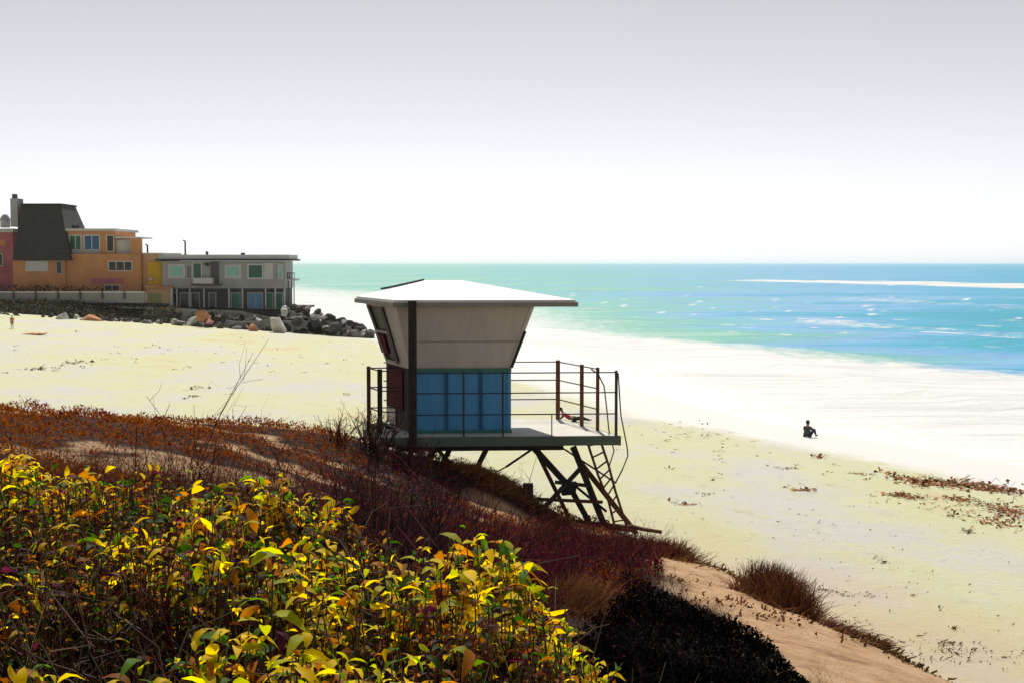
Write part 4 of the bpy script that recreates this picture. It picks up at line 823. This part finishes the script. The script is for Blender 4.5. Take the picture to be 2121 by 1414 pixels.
def ell(name, mat, parent, c, r, seg=14):
    bm = bmesh.new(); bmesh.ops.create_uvsphere(bm, u_segments=seg, v_segments=10, radius=1)
    for v in bm.verts: v.co = Vector((c[0] + v.co.x * r[0], c[1] + v.co.y * r[1], c[2] + v.co.z * r[2]))
    me = bpy.data.meshes.new(name); bm.to_mesh(me); bm.free(); me.materials.append(mat); me.polygons.foreach_set('use_smooth', [True] * len(me.polygons))
    o = bpy.data.objects.new(name, me); col.objects.link(o); o.parent = parent; return o
SKIN = paint('skin', (.30, .16, .10), .05, 5, .6); JK = paint('dark_grey_jacket', (.055, .055, .058), .3, 8, .9); TR = paint('dark_trousers', (.025, .025, .03), .3, 8, .9)
CAP = paint('dark_cap', (.02, .02, .02), .2)
def head_parts(root, cx, cy, cz, face, hairm, sc_=1.0):
    """nose and ears bumps as one small mesh set on the skinned head; face = unit xy"""
    fx, fy = face
    ell('hair', hairm, root, (cx - fx * .018, cy - fy * .018, cz + .035), (.093, .098, .085))
def seated(loc, rot, label, jk, tr, hairm):
    r_ = empty('person', loc, label, 'person'); r_.rotation_euler = (0, 0, rot)   # faces +Y locally
    # body: pelvis, spine, neck, head, arms, legs, hands (one surface)
    J = [(0, 0, .11, (.15, .11)), (0, .0, .28, (.135, .10)), (0, .03, .45, (.165, .11)), (0, .05, .57, (.10, .08)), (0, .06, .635, .062), (0, .08, .70, (.098, .105)), (0, .085, .80, (.090, .10)),
         (.17, .04, .53, .055), (.25, .20, .36, .045), (.16, .40, .34, .034), (.10, .47, .35, .032), (-.17, .04, .53, .055), (-.25, .20, .36, .045), (-.16, .40, .34, .034), (-.10, .47, .35, .032),
         (.11, .08, .12, .085), (.17, .48, .40, .060), (.15, .66, .07, .040), (.16, .80, .05, .038), (-.11, .08, .12, .085), (-.17, .46, .38, .060), (-.15, .64, .07, .040), (-.16, .78, .05, .038)]
    E = [(0, 1), (1, 2), (2, 3), (3, 4), (4, 5), (5, 6), (2, 7), (7, 8), (8, 9), (9, 10), (2, 11), (11, 12), (12, 13), (13, 14), (0, 15), (15, 16), (16, 17), (17, 18), (0, 19), (19, 20), (20, 21), (21, 22)]
    figure(J, E, 'body', SKIN, r_)
    g_ = 1.16
    Jt = [(0, -.005, .08, (.175, .135)), (0, -.005, .28, (.165, .125)), (0, .025, .45, (.195, .13)), (0, .05, .585, (.10, .085)), (.18, .04, .52, .072), (.26, .20, .36, .060), (.17, .385, .345, .046), (-.18, .04, .52, .072), (-.26, .20, .36, .060), (-.17, .385, .345, .046)]
    figure(Jt, [(0, 1), (1, 2), (2, 3), (2, 4), (4, 5), (5, 6), (2, 7), (7, 8), (8, 9)], 'jacket', jk, r_)
    Jl = [(0, .02, .115, (.16, .12)), (.11, .10, .13, .105), (.17, .48, .40, .076), (.15, .65, .11, .056), (-.11, .10, .13, .105), (-.17, .46, .38, .076), (-.15, .63, .11, .056)]
    figure(Jl, [(0, 1), (1, 2), (2, 3), (0, 4), (4, 5), (5, 6)], 'trousers', tr, r_)
    for s in (-1, 1): figure([(s * .155, .64, .05, .05), (s * .16, .80, .04, .045), (s * .165, .86, .035, .035)], [(0, 1), (1, 2)], 'shoe', CAP, r_)
    ell('hair', hairm, r_, (0, .055, .785), (.105, .115, .115))
    for s in (-1, 1): ell('ear', SKIN, r_, (s * .088, .08, .755), (.014, .024, .032), 8)
    ell('nose', SKIN, r_, (0, .175, .755), (.014, .02, .022), 8)
    for s in (-1, 1):
        for k in range(4): 
            fx = .10 - .018 * k; figure([(s * (.115 - .02 * k), .47, .355, .010), (s * (.095 - .02 * k), .52, .35, .009), (s * (.085 - .02 * k), .535, .32, .007)], [(0, 1), (1, 2)], 'finger', SKIN, r_, 1)
        figure([(s * .13, .45, .37, .011), (s * .10, .47, .395, .010), (s * .08, .49, .395, .008)], [(0, 1), (1, 2)], 'thumb', SKIN, r_, 1)
    return r_
c = P(1675, 907, 66); c.z = gz(c.x, c.y)
c = hit(1675, 907); seated(c, R(-38), 'person in a dark grey jacket sitting on the sand by the wash, knees drawn up', JK, TR, CAP)
# reclining person seen through the tower rails
c = hit(1186, 874); r_ = empty('person', c, 'person in pink-red top and dark trousers reclining on the sand behind the tower railing', 'person'); r_.rotation_euler = (0, 0, R(0))
J = [(0, 0, .13, (.14, .12)), (-.22, 0, .22, (.13, .11)), (-.42, 0, .38, (.15, .12)), (-.52, 0, .48, .055), (-.56, 0, .58, .085), (-.57, 0, .66, .08), (-.40, -.17, .38, .055), (-.58, -.22, .18, .042), (-.72, -.20, .05, .032), (-.40, .17, .38, .055), (-.58, .22, .18, .042), (-.72, .20, .05, .032),
     (.10, -.10, .12, .09), (.48, -.12, .24, .062), (.86, -.13, .06, .042), (.96, -.13, .10, .036), (.10, .10, .12, .09), (.52, .12, .12, .062), (.92, .13, .06, .042), (1.02, .13, .10, .036)]
E = [(0, 1), (1, 2), (2, 3), (3, 4), (4, 5), (2, 6), (6, 7), (7, 8), (2, 9), (9, 10), (10, 11), (0, 12), (12, 13), (13, 14), (14, 15), (0, 16), (16, 17), (17, 18), (18, 19)]
figure(J, E, 'body', SKIN, r_)
figure([(-.02, 0, .14, (.155, .14)), (-.22, 0, .23, (.15, .13)), (-.42, 0, .385, (.17, .14)), (-.49, 0, .45, .08), (-.40, -.18, .38, .07), (-.55, -.22, .22, .055), (-.40, .18, .38, .07), (-.55, .22, .22, .055)], [(0, 1), (1, 2), (2, 3), (2, 4), (4, 5), (2, 6), (6, 7)], 'top', paint('pink_red_cloth', (.42, .03, .09), .2), r_)
figure([(0, 0, .13, (.16, .14)), (.10, -.10, .13, .11), (.48, -.12, .24, .08), (.84, -.13, .08, .058), (.10, .10, .13, .11), (.52, .12, .13, .08), (.90, .13, .08, .058)], [(0, 1), (1, 2), (2, 3), (0, 4), (4, 5), (5, 6)], 'trousers', TR, r_)
ell('hair', CAP, r_, (-.60, 0, .65), (.095, .09, .10))
# standing person far left
c = hit(24, 681); r_ = empty('person', c, 'small standing person in orange on the far left sand near the seawall', 'person'); k = .72
J = [(0, 0, .88, (.14, .10)), (0, 0, 1.10, (.12, .09)), (0, 0, 1.34, (.17, .10)), (0, 0, 1.46, .05), (0, 0, 1.58, .08), (0, 0, 1.66, .075), (.19, 0, 1.36, .05), (.25, .02, 1.08, .04), (.24, .10, .84, .03), (-.19, 0, 1.36, .05), (-.25, .02, 1.08, .04), (-.24, .10, .84, .03), (.10, 0, .80, .08), (.11, 0, .46, .055), (.12, 0, .06, .04), (.12, .10, .03, .04), (-.10, 0, .80, .08), (-.12, .05, .46, .055), (-.13, 0, .06, .04), (-.13, .10, .03, .04)]
J = [tuple(q * k for q in j[:3]) + ((tuple(q * k for q in j[3]) if hasattr(j[3], '__len__') else j[3] * k),) for j in J]
E = [(0, 1), (1, 2), (2, 3), (3, 4), (4, 5), (2, 6), (6, 7), (7, 8), (2, 9), (9, 10), (10, 11), (0, 12), (12, 13), (13, 14), (14, 15), (0, 16), (16, 17), (17, 18), (18, 19)]
figure(J, E, 'body', SKIN, r_)
OR = paint('orange_shirt', (.55, .20, .06), .1)
figure([tuple(q * k for q in j) for j in [(0, 0, .86, .17), (0, 0, 1.1, .155), (0, 0, 1.34, .18), (0, 0, 1.44, .08), (.2, 0, 1.34, .075), (.25, .01, 1.12, .06), (-.2, 0, 1.34, .075), (-.25, .01, 1.12, .06)]], [(0, 1), (1, 2), (2, 3), (2, 4), (4, 5), (2, 6), (6, 7)], 'shirt', OR, r_)
figure([tuple(q * k for q in j) for j in [(0, 0, .88, .16), (.10, 0, .78, .11), (.11, 0, .50, .09), (-.10, 0, .78, .11), (-.12, .04, .50, .09)]], [(0, 1), (1, 2), (0, 3), (3, 4)], 'shorts', paint('tan_shorts', (.4, .25, .15), .1), r_)
ell('hair', CAP, r_, (0, -.01, 1.64 * k), (.066, .068, .06))

# ------------------------------------------------------------------ sea haze
m = bpy.data.materials.new('haze_air'); m.use_nodes = True; t = m.node_tree; t.nodes.clear()
pv = N(t, 'ShaderNodeVolumePrincipled', Density=0.00006, Anisotropy=0.2); pv.inputs['Color'].default_value = (1, 1, 1, 1)
mo = N(t, 'ShaderNodeOutputMaterial'); t.links.new(pv.outputs[0], mo.inputs['Volume'])
mb = MB(); mb.box(-45000, 45000, -300, 31000, -4, CZ + 12)
tag(mb.build('haze', m), 'thin pale sea haze over the beach and water', 'haze', kind='stuff')
